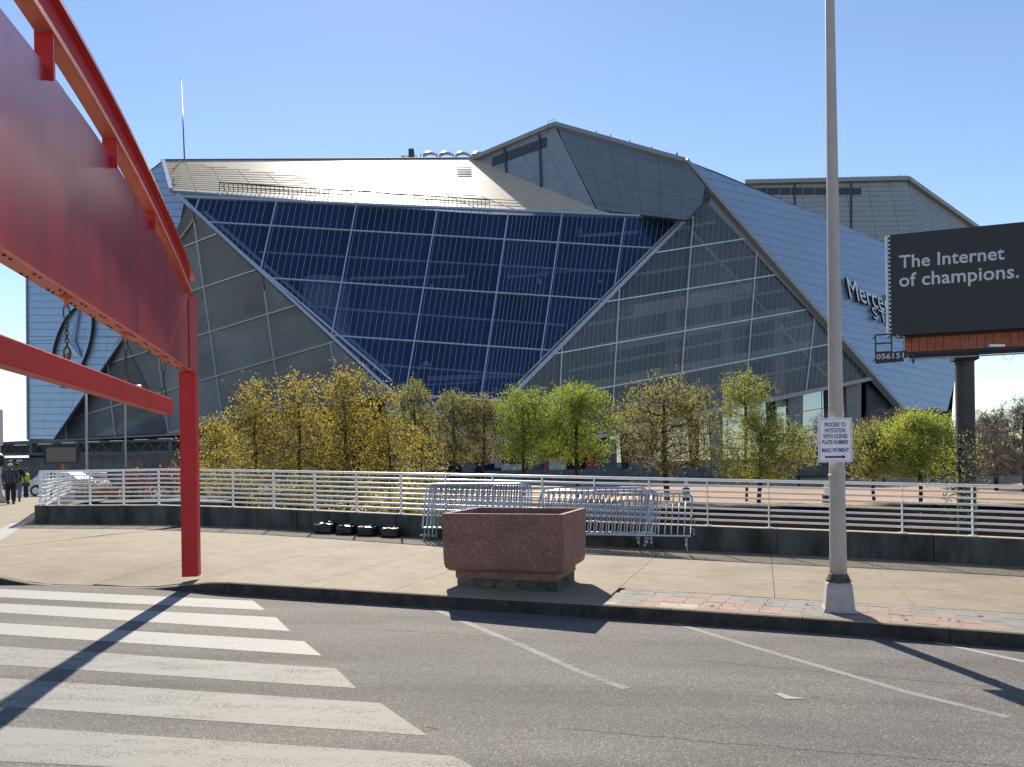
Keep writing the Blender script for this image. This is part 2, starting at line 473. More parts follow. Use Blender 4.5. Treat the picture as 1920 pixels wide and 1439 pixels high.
def planter_mat():
    m = bpy.data.materials.new('exposed_aggregate'); m.use_nodes = True
    nt = m.node_tree; b = nt.nodes['Principled BSDF']
    b.inputs['Roughness'].default_value = 0.75; b.inputs['Specular IOR Level'].default_value = 0.3
    tc = nt.nodes.new('ShaderNodeTexCoord')
    vo = nt.nodes.new('ShaderNodeTexVoronoi'); vo.inputs['Scale'].default_value = 85
    nt.links.new(tc.outputs['Object'], vo.inputs['Vector'])
    sp = nt.nodes.new('ShaderNodeSeparateColor'); nt.links.new(vo.outputs['Color'], sp.inputs[0])
    r = nt.nodes.new('ShaderNodeValToRGB'); e = r.color_ramp.elements
    e[0].position = 0; e[0].color = (0.18, 0.09, 0.074, 1); e[1].position = 1; e[1].color = (0.42, 0.28, 0.235, 1)
    x = e.new(0.3); x.color = (0.215, 0.115, 0.092, 1); x = e.new(0.88); x.color = (0.27, 0.15, 0.122, 1)
    nt.links.new(sp.outputs[0], r.inputs[0])
    n = nt.nodes.new('ShaderNodeTexNoise'); n.inputs['Scale'].default_value = 3; n.inputs['Detail'].default_value = 6
    nt.links.new(tc.outputs['Object'], n.inputs['Vector'])
    mr = nt.nodes.new('ShaderNodeMapRange'); mr.inputs['From Min'].default_value = 0.3; mr.inputs['From Max'].default_value = 0.7
    mr.inputs['To Min'].default_value = 0.82; mr.inputs['To Max'].default_value = 1.15
    nt.links.new(n.outputs['Fac'], mr.inputs[0])
    mx = nt.nodes.new('ShaderNodeVectorMath'); mx.operation = 'SCALE'
    nt.links.new(r.outputs[0], mx.inputs[0]); nt.links.new(mr.outputs[0], mx.inputs['Scale'])
    nt.links.new(mx.outputs[0], b.inputs['Base Color'])
    bp = nt.nodes.new('ShaderNodeBump'); bp.inputs['Strength'].default_value = 0.5; bp.inputs['Distance'].default_value = 0.006; bp.invert = True
    nt.links.new(vo.outputs['Distance'], bp.inputs['Height']); nt.links.new(bp.outputs[0], b.inputs['Normal'])
    return m
M['planter'] = planter_mat()

def roof_mat():
    """the sun-facing metal roof: long lapped strips, each a little out of true"""
    m = bpy.data.materials.new('lapped_metal_roof'); m.use_nodes = True
    nt = m.node_tree; b = nt.nodes['Principled BSDF']
    b.inputs['Base Color'].default_value = (0.4, 0.36, 0.3, 1)
    b.inputs['Metallic'].default_value = 0.0; b.inputs['Roughness'].default_value = 0.43; b.inputs['Specular IOR Level'].default_value = 0.15
    tc = nt.nodes.new('ShaderNodeTexCoord')
    mp = nt.nodes.new('ShaderNodeMapping'); mp.inputs['Scale'].default_value = (0.06, 0.55, 0.55)
    nt.links.new(tc.outputs['Object'], mp.inputs[0])
    n = nt.nodes.new('ShaderNodeTexNoise'); n.inputs['Scale'].default_value = 2.2; n.inputs['Detail'].default_value = 2; n.inputs['Roughness'].default_value = 0.5
    nt.links.new(mp.outputs[0], n.inputs['Vector'])
    bp = nt.nodes.new('ShaderNodeBump'); bp.inputs['Strength'].default_value = 0.5; bp.inputs['Distance'].default_value = 0.05
    nt.links.new(n.outputs['Fac'], bp.inputs['Height']); nt.links.new(bp.outputs[0], b.inputs['Normal'])
    r = nt.nodes.new('ShaderNodeValToRGB'); e = r.color_ramp.elements
    e[0].position = 0.35; e[0].color = (0.52, 0.41, 0.27, 1); e[1].position = 0.6; e[1].color = (0.66, 0.535, 0.37, 1)
    nt.links.new(n.outputs['Fac'], r.inputs[0]); nt.links.new(r.outputs[0], b.inputs['Base Color'])
    return m
M['roof'] = roof_mat()

# ------------------------------------------------------------------ 2-D polygon helpers
def clip_half(poly, a, b):
    """keep the part of poly to the left of the line a->b"""
    out = []
    n = len(poly)
    for i in range(n):
        p, q = poly[i], poly[(i + 1) % n]
        sp = (b[0] - a[0]) * (p[1] - a[1]) - (b[1] - a[1]) * (p[0] - a[0])
        sq = (b[0] - a[0]) * (q[1] - a[1]) - (b[1] - a[1]) * (q[0] - a[0])
        if sp >= 0: out.append(p)
        if (sp > 0 and sq < 0) or (sp < 0 and sq > 0):
            t = sp / (sp - sq)
            out.append((p[0] + (q[0] - p[0]) * t, p[1] + (q[1] - p[1]) * t))
    return out

def area2(p):
    return sum(p[i][0] * p[(i + 1) % len(p)][1] - p[(i + 1) % len(p)][0] * p[i][1] for i in range(len(p))) / 2

def ccw(p):
    return list(p) if area2(p) > 0 else list(p)[::-1]

def clip_convex(poly, cl):
    cl = ccw(cl); poly = ccw(poly)
    for i in range(len(cl)):
        if len(poly) < 3: return []
        poly = clip_half(poly, cl[i], cl[(i + 1) % len(cl)])
    return poly

def clean(poly, eps=1e-4):
    out = []
    for p in poly:
        if not out or math.hypot(p[0] - out[-1][0], p[1] - out[-1][1]) > eps: out.append(p)
    if len(out) > 1 and math.hypot(out[0][0] - out[-1][0], out[0][1] - out[-1][1]) <= eps: out.pop()
    return out

def inset(poly, g):
    poly = clean(ccw(poly)); res = list(poly); n = len(poly)
    for i in range(n):
        a, b = poly[i], poly[(i + 1) % n]
        l = math.hypot(b[0] - a[0], b[1] - a[1])
        if l < 1e-6: continue
        nx, ny = -(b[1] - a[1]) / l * g, (b[0] - a[0]) / l * g
        res = clip_half(res, (a[0] + nx, a[1] + ny), (b[0] + nx, b[1] + ny))
        if len(res) < 3: return []
    return clean(res)

def clip_seg(p, q, cl):
    cl = ccw(cl)
    t0, t1 = 0.0, 1.0
    for i in range(len(cl)):
        a, b = cl[i], cl[(i + 1) % len(cl)]
        sp = (b[0] - a[0]) * (p[1] - a[1]) - (b[1] - a[1]) * (p[0] - a[0])
        sq = (b[0] - a[0]) * (q[1] - a[1]) - (b[1] - a[1]) * (q[0] - a[0])
        if sp < 0 and sq < 0: return None
        if sp * sq < 0:
            t = sp / (sp - sq)
            if sp < 0: t0 = max(t0, t)
            else: t1 = min(t1, t)
    if t0 >= t1: return None
    L = lambda t: (p[0] + (q[0] - p[0]) * t, p[1] + (q[1] - p[1]) * t)
    return L(t0), L(t1)

class Facet:
    """a flat face of the building, set by a point and a normal (facing the viewer)"""
    def __init__(s, p, n):
        s.p = V(p); s.n = V(n).normalized()
        if s.n.dot(s.p - V((0, 0, CAM_H))) > 0: s.n = -s.n
        s.e1 = V((0, 0, 1)).cross(s.n).normalized()
        s.e2 = s.n.cross(s.e1).normalized()
    @staticmethod
    def of(a, b, c):
        return Facet(a, (b - a).cross(c - a))
    def hit(s, px, py):
        r = ray(px, py)
        c = V((0, 0, CAM_H))
        return c + r * ((s.p - c).dot(s.n) / r.dot(s.n))
    def to2(s, P):
        d = P - s.p
        return (d.dot(s.e1), d.dot(s.e2))
    def to3(s, q, h=0.0):
        return s.p + s.e1 * q[0] + s.e2 * q[1] + s.n * h
    def poly(s, pts, h=0.0):
        return [s.hit(*p) + s.n * h for p in pts]
    def plate(s, pts, thick, name, m, parent, h=0.0):
        mb = MB(); mb.prism(s.poly(pts, h), -s.n * thick)
        return mb.build(name, m, parent, fixn=True)
    def line(s, mb, p, q, wd, dp, clip=None, h=0.0):
        if clip:
            r = clip_seg(p, q, clip)
            if not r: return
            p, q = r
        mb.bar(s.hit(*p) + s.n * h, s.hit(*q) + s.n * h, wd, dp, s.n)

def quad_pt(q, s, t):
    a = (q[0][0] + (q[1][0] - q[0][0]) * s, q[0][1] + (q[1][1] - q[0][1]) * s)
    b = (q[3][0] + (q[2][0] - q[3][0]) * s, q[3][1] + (q[2][1] - q[3][1]) * s)
    return (a[0] + (b[0] - a[0]) * t, a[1] + (b[1] - a[1]) * t)

def grid_cells(q, ss, ts, clip):
    out = []
    for j in range(len(ts) - 1):
        for i in range(len(ss) - 1):
            c = [quad_pt(q, ss[i], ts[j]), quad_pt(q, ss[i + 1], ts[j]), quad_pt(q, ss[i + 1], ts[j + 1]), quad_pt(q, ss[i], ts[j + 1])]
            c = clip_convex(c, clip)
            if len(c) >= 3 and abs(area2(c)) > 6: out.append(clean(c, 0.05))
    return out

def lin(n): return [i / n for i in range(n + 1)]

def panels(f, q, ss, ts, clip, gap, thick, name, m, parent, h=0.0, single=True, out_t=0.0, stag=False):
    """clad a facet with separate panels; returns the parts"""
    cells = []
    if stag:
        for j in range(len(ts) - 1):
            off = 0.5 * (ss[1] - ss[0]) * (j % 2)
            cells += grid_cells(q, [x + off - (ss[1] - ss[0]) for x in ss] + [ss[-1] + off], ts[j:j + 2], clip)
    else:
        cells = grid_cells(q, ss, ts, clip)
    allm = MB(); out = []
    for c in cells:
        p2 = inset([f.to2(f.hit(*p)) for p in c], gap)
        if len(p2) < 3: continue
        hh = h + rnd.uniform(-0.02, 0.02)
        mb = MB() if single else allm
        mb.prism([f.to3(k, hh) for k in p2], -f.n * thick)
        if single: out.append(mb.build(name, m, parent, fixn=True))
    if not single:
        o = allm.build(name, m, parent, fixn=True); o['kind'] = 'stuff'; out.append(o)
    return out

def text_mesh(s, size, extrude=0.0, bold=0.0, sx=1.0, align='LEFT', spacing=1.0):
    cu = bpy.data.curves.new('t', 'FONT')
    cu.body = s; cu.size = size; cu.extrude = extrude; cu.offset = bold; cu.align_x = align; cu.space_character = spacing
    cu.resolution_u = 3
    ob = bpy.data.objects.new('t', cu); COL.objects.link(ob)
    dg = bpy.context.evaluated_depsgraph_get(); dg.update()
    me = bpy.data.meshes.new_from_object(ob.evaluated_get(dg))
    bpy.data.objects.remove(ob); bpy.data.curves.remove(cu)
    for v in me.vertices: v.co.x *= sx
    return me

def put_text(name, s, mtx, m, parent, size, extrude=0.0, bold=0.0, sx=1.0, align='LEFT', spacing=1.0, side=None):
    me = text_mesh(s, size, extrude, bold, sx, align, spacing)
    me.transform(mtx)
    if parent is not None:
        me.transform(Matrix.Translation(-ORG.get(parent, V((0, 0, 0)))))
    me.materials.clear(); me.materials.append(m)
    if side:
        me.materials.append(side)
        nrm = (mtx.to_3x3() @ V((0, 0, 1))).normalized()
        for p in me.polygons:
            if abs(p.normal.dot(nrm)) < 0.9: p.material_index = 1
    me.name = name
    return link(name, me, parent)

def frame_mtx(o, ex, ey):
    ex = ex.normalized(); ez = ex.cross(ey).normalized(); ey = ez.cross(ex)
    return Matrix(((ex.x, ey.x, ez.x, o.x), (ex.y, ey.y, ez.y, o.y), (ex.z, ey.z, ez.z, o.z), (0, 0, 0, 1)))

# ================================================================== GROUND
LOW = -3.0
WALL = [(-11.8, 18.95), (-8.3, 18.0), (-5.6, 17.25), (-3.6, 16.35), (-1.7, 15.5), (1.37, 14.5), (3.37, 13.9), (5.86, 13.2), (7.4, 12.65), (8.3, 12.25), (12.5, 10.4), (19, 7.2)]
KERB = [(-24, 12.2), (-14, 11.0), (-9.0, 10.35), (-6.76, 10.12), (-6.03, 10.06), (-5.02, 9.98), (-4.36, 9.87), (-3.64, 9.66), (-2.08, 9.27), (-0.39, 8.85), (1.84, 8.32), (3.46, 7.85), (4.91, 7.38), (9.0, 5.95), (19, 2.0)]

def line_y(L, x):
    for (a, b), (c, d) in zip(L[:-1], L[1:]):
        if a <= x <= c: return b + (d - b) * (x - a) / (c - a)
    if x < L[0][0]:
        (a, b), (c, d) = L[0], L[1]
    else:
        (a, b), (c, d) = L[-2], L[-1]
    return b + (d - b) * (x - a) / (c - a)

def sstep(a, b, x):
    t = min(1, max(0, (x - a) / (b - a)))
    return t * t * (3 - 2 * t)

def ramp(x, y):
    """how far the pavement is dropped towards the road at the crossing"""
    k = line_y(KERB, x)
    across = min(sstep(-7.3, -6.1, x), 1 - sstep(-4.9, -3.6, x))
    along = 1 - min(1, max(0, (y - k) / 1.7))
    return 0.148 * across * along

# far ground, one sheet to the horizon
mb = MB()
mb.add([(-4000, 14, LOW), (4000, 4, LOW), (4000, 5000, LOW), (-4000, 5000, LOW)], [(0, 1, 2, 3)])
tag(mb.build('ground', M['lawn']), kind='structure')
# road with the street's fall
mb = MB()
xs = [-90, -60, -40, -24, -14, -9] + [i * 1.0 for i in range(-8, 20)] + [25, 40, 60, 90]
for x in xs:
    ky = line_y(KERB, x) + 0.06
    if x < -24: ky = 12.2 + (-24 - x) * 0.05
    if x > 19: ky = 2.0 - (x - 19) * 0.4
    for t in range(9):
        y = ky + (-45 - ky) * (t / 8.0) ** 1.6
        mb.v.append(V((x, y, zg(x, y) - 0.15)))
for i in range(len(xs) - 1):
    for t in range(8):
        a = i * 9 + t
        mb.f.append([a + 1, a + 10, a + 9, a])
tag(mb.build('road', M['asphalt'], fixn=True), kind='structure')
# fill under the pavement so that nothing shows through the joints
mb = MB()
PAVE_L = [(-30, 50), (-30, 12.5)]
xs = [-30, -24, -18, -14, -11.8] + [i * 0.5 for i in range(-23, 39)]
def back_y(x):
    return 50.0 if x < -21 else (18.95 + (-11.8 - x) * 1.9 if x < -11.8 else line_y(WALL, x))
rows = 12
for x in xs:
    a = line_y(KERB, x) + 0.05; b = back_y(x) + 0.15
    for t in range(rows + 1):
        y = a + (b - a) * t / rows
        mb.v.append(V((x, y, zg(x, y) - ramp(x, y) - 0.035)))
for i in range(len(xs) - 1):
    for t in range(rows):
        a = i * (rows + 1) + t
        mb.f.append([a, a + rows + 1, a + rows + 2, a + 1])
tag(mb.build('pavement_bed', M['kerb'], fixn=True), kind='structure')

# pavement slabs, one object each
PAVER_BACK = [(0.9, 9.82), (1.24, 9.72), (2.08, 9.45), (3.02, 9.15), (3.91, 8.86), (4.78, 8.64), (5.61, 8.4), (9.0, 7.2), (19, 3.4)]
pave = empty('pavement', (0, 12, 0)); pave['kind'] = 'structure'
def slab(poly2, name='slab', m=None, gap=0.0035, parent=None, th=0.03, lift=0.0, grid=0.45, bev=True):
    p = inset(poly2, gap)
    if len(p) < 3 or abs(area2(p)) < 0.003: return None
    bm = bmesh.new()
    vs = [bm.verts.new((q[0], q[1], 0)) for q in p]
    bm.faces.new(vs)
    x0, x1 = min(q[0] for q in p), max(q[0] for q in p)
    y0, y1 = min(q[1] for q in p), max(q[1] for q in p)
    near = x1 > -8 and x0 < -3 and y0 < 12.5
    if grid and (near or (x1 - x0) > 3 or (y1 - y0) > 3):
        g = 0.3 if near else 1.5
        k = x0 + g
        while k < x1:
            bmesh.ops.bisect_plane(bm, geom=bm.verts[:] + bm.edges[:] + bm.faces[:], plane_co=(k, 0, 0), plane_no=(1, 0, 0)); k += g
        k = y0 + g
        while k < y1:
            bmesh.ops.bisect_plane(bm, geom=bm.verts[:] + bm.edges[:] + bm.faces[:], plane_co=(0, k, 0), plane_no=(0, 1, 0)); k += g
    ex = bmesh.ops.extrude_face_region(bm, geom=bm.faces[:])
    top = [e for e in ex['geom'] if isinstance(e, bmesh.types.BMVert)]
    tops = set(top)
    org = ORG.get(parent, V((0, 0, 0)))
    for v in bm.verts:
        x, y = v.co.x, v.co.y
        z = zg(x, y) - ramp(x, y) + lift
        v.co = V((x, y, z if v in tops else z - th)) - org
    bmesh.ops.recalc_face_normals(bm, faces=bm.faces)
    me = bpy.data.meshes.new(name); bm.to_mesh(me); bm.free()
    me.materials.append(m or M['concrete'])
    return link(name, me, parent)

# joints across the pavement run square to the kerb; one joint runs along it
def across(x): return ((x, line_y(KERB, x)), (x + 0.31 * 6, line_y(KERB, x) + 0.95 * 6))
cuts = [-9.5, -7.4, -5.6, -4.25, -2.7, -1.5, 0.95, 2.75, 4.2, 5.6, 7.6, 9.6, 11.6, 13.6, 16]
def mid_joint(x): return line_y(KERB, x) + 2.2 + 0.05 * x
pts_k = [c for c in cuts]
def strip_polys(xa, xb):
    """slab outlines between two cross joints, front and back row"""
    ya, yb = line_y(KERB, xa), line_y(KERB, xb)
    def pt(x, t):  # along the cross joint
        y = line_y(KERB, x)
        return (x + 0.31 * t, y + 0.95 * t)
    def reach(x, f):
        t = 0
        while t < 14:
            p = pt(x, t)
            if p[1] >= f(p[0]): return t
            t += 0.02
        return t
    wl = lambda x: line_y(WALL, x)
    ta, tb = reach(xa, wl), reach(xb, wl)
    kmid = [(k[0], k[1]) for k in KERB if xa + .15 < k[0] < xb - .15]
    wmid = [(k[0], k[1]) for k in WALL if pt(xa, ta)[0] + .15 < k[0] < pt(xb, tb)[0] - .15]
    m_ = 2.6
    front = [pt(xa, 0.09)] + [(k[0] + .03, k[1] + .088) for k in kmid] + [pt(xb, 0.09), pt(xb, m_), pt(xa, m_)]
    back = [pt(xa, m_), pt(xb, m_), pt(xb, tb)] + wmid[::-1] + [pt(xa, ta)]
    return front, back
for i in range(len(cuts) - 1):
    fr, bk = strip_polys(cuts[i], cuts[i + 1])
    if cuts[i] > 0.9:
        # the strip next to the kerb is paved with setts there
        x0, x1 = cuts[i], cuts[i + 1]
        def tp(x):
            t = 0
            while t < 6:
                p = (x + 0.31 * t, line_y(KERB, x) + 0.95 * t)
                if p[1] >= line_y(PAVER_BACK, p[0]): return p
                t += 0.01
            return p
        fr = [tp(x0), tp(x1), fr[-2], fr[-1]]
    slab(fr, parent=pave)
    slab(bk, parent=pave)
# left of the plaza: the path that leads away
for poly in ([(-30, 13.1), (-14, 11.25), (-9.45, 10.6), (-7.65, 16.2), (-7.7, 17.84), (-11.8, 18.95), (-30, 18.95)],
             [(-30, 18.95), (-11.85, 18.95), (-12.6, 20.5), (-30, 20.5)],
             [(-30, 20.5), (-12.6, 20.5), (-15.3, 25.6), (-30, 25.6)],
             [(-30, 25.6), (-15.3, 25.6), (-18, 30.7), (-30, 30.7)],
             [(-30, 30.7), (-18, 30.7), (-20.7, 36), (-30, 36)],
             [(-30, 36), (-20.7, 36), (-22, 43), (-30, 43)]):
    # these outlines are nearly convex; fan them into one slab each
    slab(poly, parent=pave, gap=0.004)
# kerb stones
kerb_root = empty('kerb', (0, 9, 0)); kerb_root['kind'] = 'structure'
kx = [-24, -18, -14, -11.5, -9, -7.4, -6.1, -4.95, -3.6, -2.2, -0.9, 0.4, 1.7, 3.0, 4.3, 5.6, 7.0, 8.5, 10, 12, 14.5, 17]
for a, b in zip(kx[:-1], kx[1:]):
    mb = MB(); n = 5; g = 0.004
    for i in range(n + 1):
        x = a + g + (b - a - 2 * g) * i / n
        y = line_y(KERB, x)
        for dx, dy, dz in ((0, 0, -0.22), (0.0, 0.012, -0.012), (0.006, 0.03, 0.0), (0.03, 0.085, 0.002), (0.03, 0.085, -0.22)):
            xx, yy = x + dx, y + dy
            z = zg(xx, yy)
            rp = ramp(xx, y + 0.0)
            mb.v.append(V((xx, yy, z + (dz - rp if dz > -0.1 else dz))))
    for i in range(n):
        for k in range(5):
            k2 = (k + 1) % 5
            mb.f.append([i * 5 + k, (i + 1) * 5 + k, (i + 1) * 5 + k2, i * 5 + k2])
    mb.f.append([0, 1, 2, 3, 4]); mb.f.append([n * 5 + k for k in range(5)][::-1])
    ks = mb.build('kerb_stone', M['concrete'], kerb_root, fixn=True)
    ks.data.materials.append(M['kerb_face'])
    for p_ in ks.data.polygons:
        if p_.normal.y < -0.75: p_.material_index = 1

# sett paving between lamp post and kerb, laid in pink and grey fields
M['sett_pink'] = mat('pink_sett', (0.31, 0.225, 0.18), 0.85, spec=0.25, var=0.12, vscale=3, bump=0.3, bscale=50)
M['sett_grey'] = mat('grey_sett', (0.24, 0.225, 0.2), 0.85, spec=0.25, var=0.14, vscale=3, bump=0.3, bscale=50)
M['sett_tan'] = mat('buff_sett', (0.42, 0.33, 0.26), 0.85, spec=0.25, var=0.12, vscale=3, bump=0.3, bscale=50)
setts = empty('sett_paving', (4, 8, 0)); setts['kind'] = 'structure'
cl = [(0.95 + 0.03, line_y(KERB, 0.95) + 0.18)]
front = [(x, line_y(KERB, x) + 0.165) for x in [0.8 + 0.5 * i for i in range(17)]]
ang = math.atan2(-0.3, 0.95)
ca, sa = math.cos(ang), math.sin(ang)
SW, SH = 0.215, 0.215
nset = 0
for j in range(0, 11):
    for i in range(0, 44):
        u0 = i * SW + 0.03 * j; v0 = j * SH
        c = [(u0, v0), (u0 + SW, v0), (u0 + SW, v0 + SH), (u0, v0 + SH)]
        ox, oy = 0.9, line_y(KERB, 0.9) + 0.02
        P = [(ox + x * ca - y * sa, oy + x * sa + y * ca) for x, y in c]
        ctr = (sum(p[0] for p in P) / 4, sum(p[1] for p in P) / 4)
        # clip to the strip (locally straight)
        xk = ctr[0]
        fa, fb = (xk - 0.6, line_y(KERB, xk - 0.6) + 0.092), (xk + 0.6, line_y(KERB, xk + 0.6) + 0.092)
        ba, bb = (xk - 0.6, line_y(PAVER_BACK, xk - 0.6) - 0.004), (xk + 0.6, line_y(PAVER_BACK, xk + 0.6) - 0.004)
        P = clip_half(ccw(P), fa, fb)
        if len(P) >= 3: P = clip_half(P, bb, ba)
        ya = line_y(KERB, 0.95)
        if len(P) >= 3: P = clip_half(P, (0.957 + 0.31 * 3, ya + 0.95 * 3), (0.957, ya))
        if len(P) < 3 or abs(area2(P)) < 0.004: continue
        if ctr[0] > 8.2: continue
        tri = abs(((ctr[0] + 0.55) / 1.9) % 1.0 - 0.5) * 2
        tcol = (1 - tri) * 1.25 - (ctr[1] - line_y(KERB, ctr[0])) / 1.0
        m = M['sett_pink'] if tcol > -0.05 else M['sett_grey']
        if ctr[0] < 2.0: m = M['sett_tan'] if tcol > 0.15 else M['sett_grey'] if tcol < -0.3 else M['sett_pink']
        if nset < 300:
            if slab(P, 'sett', m, 0.0022, setts, 0.02, rnd.uniform(-0.003, 0.002), grid=0): nset += 1

# road markings
marks = empty('crosswalk', (-5, 7, 0)); marks['kind'] = 'structure'
def road_quad(name, px, m, parent, lift=0.004, left_ext=0.0):
    P = [gnd(x, y, -0.15) for x, y in px]
    mb = MB()
    if left_ext:
        d0 = (P[0] - P[1]).normalized() * left_ext; d3 = (P[3] - P[2]).normalized() * left_ext
        P[0] = P[0] + d0; P[3] = P[3] + d3
    n = 8
    for i in range(n + 1):
        a = P[0].lerp(P[1], i / n); b = P[3].lerp(P[2], i / n)
        for q in (a, b):
            mb.v.append(V((q.x, q.y, zg(q.x, q.y) - 0.15 + lift)))
    for i in range(n):
        mb.f.append([2 * i, 2 * i + 2, 2 * i + 3, 2 * i + 1])
    return mb.build(name, m, parent, fixn=True)
for px, m in (([(0, 1105), (475, 1127), (497, 1144.5), (0, 1120.5)], 'paint_new'),
              ([(0, 1132), (518, 1158), (544, 1184), (0, 1149)], 'paint_new'),
              ([(0, 1168.5), (570, 1203), (603, 1230), (0, 1190)], 'paint_new'),
              ([(0, 1212), (630, 1254), (668, 1291), (0, 1247)], 'paint_worn'),
              ([(0, 1272), (713, 1319), (802, 1380), (0, 1325)], 'paint_worn'),
              ([(0, 1362), (850, 1418), (960, 1478), (0, 1428)], 'paint_worn')):
    road_quad('stripe', px, M[m], marks, left_ext=2.5, lift=0.0016)
pl = empty('parking_lines', (3, 7, 0)); pl['kind'] = 'structure'
def road_line(pts, wd, m, parent, lift=0.0016, name='parking_line', off=-0.15):
    mb = MB(); P = [gnd(x, y, off) for x, y in pts]
    Q = []
    for a, b in zip(P[:-1], P[1:]):
        for k in range(4): Q.append(a.lerp(b, k / 4))
    Q.append(P[-1])
    for i, q in enumerate(Q):
        d = (Q[min(i + 1, len(Q) - 1)] - Q[max(0, i - 1)]); d.z = 0; d.normalize()
        s = V((-d.y, d.x, 0)) * wd / 2
        for e in (q + s, q - s): mb.v.append(V((e.x, e.y, zg(e.x, e.y) + off + lift)))
    for i in range(len(Q) - 1):
        mb.f.append([2 * i, 2 * i + 1, 2 * i + 3, 2 * i + 2])
    return mb.build(name, m, parent, fixn=True)
road_line([(812, 1141), (875, 1168), (990, 1216), (1085, 1259), (1175, 1292)], 0.085, M['paint_faint'], pl)
road_line([(1262, 1168), (1400, 1210), (1540, 1251), (1700, 1298), (1890, 1345)], 0.085, M['paint_worn'], pl)
road_line([(1755, 1205), (1925, 1242), (2100, 1280)], 0.085, M['paint_new'], pl)
pt = MB()
sp = [gnd(x, y, -0.146) for x, y in ((1450, 1300), (1466, 1300), (1484, 1306), (1512, 1310), (1474, 1311))]
pt.v += sp; pt.f.append([4, 3, 2, 1, 0])
tag(pt.build('torn_tape', M['paint_new']), 'torn strip of white tape stuck flat on the asphalt', 'tape')
M['crack'] = mat('road_crack', (0.08, 0.075, 0.07), 0.95)
cr = empty('road_cracks', (2, 5, 0)); cr['kind'] = 'structure'
def wob(a, b, n, amp):
    out = []
    for i in range(n + 1):
        t = i / n
        out.append((a[0] + (b[0] - a[0]) * t, a[1] + (b[1] - a[1]) * t + rnd.uniform(-amp, amp)))
    return out
road_line(wob((1060, 1366), (1340, 1392), 14, 1.2) + wob((1340, 1392), (1935, 1440), 30, 1.6), 0.007, M['crack'], cr, 0.0012, 'crack')
road_line(wob((1290, 1238), (1880, 1290), 30, 1), 0.006, M['crack'], cr, 0.0012, 'crack')
road_line(wob((640, 1176), (1000, 1200), 20, 1), 0.005, M['crack'], cr, 0.0012, 'crack')
road_line([(800, 1363), (822, 1368)], 0.014, M['crack'], cr, 0.0012, 'crack')
road_line([(1525, 1309), (1538, 1307)], 0.018, M['crack'], cr, 0.0012, 'crack')
# painted pale edge on the far left of the path
road_line([(-60, 1040), (2, 1003), (36, 981)], 0.35, M['paint_new'], pave, 0.004, 'painted_edge', 0.0)

# flecks of grit and scraps lying on the pavement, a few dry leaves by the kerb
M['fleck'] = mat('pale_grit', (0.6, 0.58, 0.52), .7)
M['dry_leaf'] = mat('dry_leaf', (0.12, 0.06, 0.02), .8)
for nm, m_, cnt, sz, area in (('grit_flecks', 'fleck', 260, .011, (-9, 7)), ('gum_spots', 'kerb', 150, .016, (-8, 7)), ('dry_leaves', 'dry_leaf', 26, .035, (1.2, 7))):
    mb = MB(); rr_ = random.Random(len(nm))
    while len(mb.f) < cnt:
        x = rr_.uniform(*area); y = rr_.uniform(line_y(KERB, x) + .15, line_y(WALL, x) - .3 if nm != 'dry_leaves' else line_y(KERB, x) + .9)
        if ramp(x, y) > .001 or (-1.2 < x < 1.2 and y < 11): continue
        z = zg(x, y) + .004; a0 = rr_.uniform(0, 6.28); s0 = sz * rr_.uniform(.5, 1.3); k = len(mb.v); n_ = 6
        for q in range(n_):
            a_ = a0 + q * 6.283 / n_; r0_ = s0 * rr_.uniform(.6, 1.1)
            mb.v.append(V((x + math.cos(a_) * r0_, y + math.sin(a_) * r0_ * (.45 if nm == 'dry_leaves' else 1), z + (rr_.uniform(0, .012) if nm == 'dry_leaves' else 0))))
        mb.f.append(list(range(k, k + n_)))
    tag(mb.build(nm, M[m_]), kind='stuff')

# lower level beyond the wall
def sheet(name, px, m, z, kind='structure'):
    mb = MB()
    P = []
    for x, y, d in px:
        P.append(V((x, d, z)))
    mb.add(P, [list(range(len(P)))])
    return tag(mb.build(name, m, fixn=True), kind=kind)
sheet('mulch_bed', [(-60, 0, 16), (60, 0, 12), (70, 0, 66), (-60, 0, 72)], M['mulch'], LOW + 0.004)
sheet('plaza_paving', [(-20, 0, 72.5), (75, 0, 66.5), (130, 0, 150), (-20, 0, 152)], M['tan_paving'], LOW + 0.008)

# ================================================================== WALL AND RAILING
def wall_pt(x): 
    y = line_y(WALL, x); return V((x, y, zg(x, y)))
def wall_dir(x):
    a, b = wall_pt(x - 0.3), wall_pt(x + 0.3); d = b - a; return d.normalized()
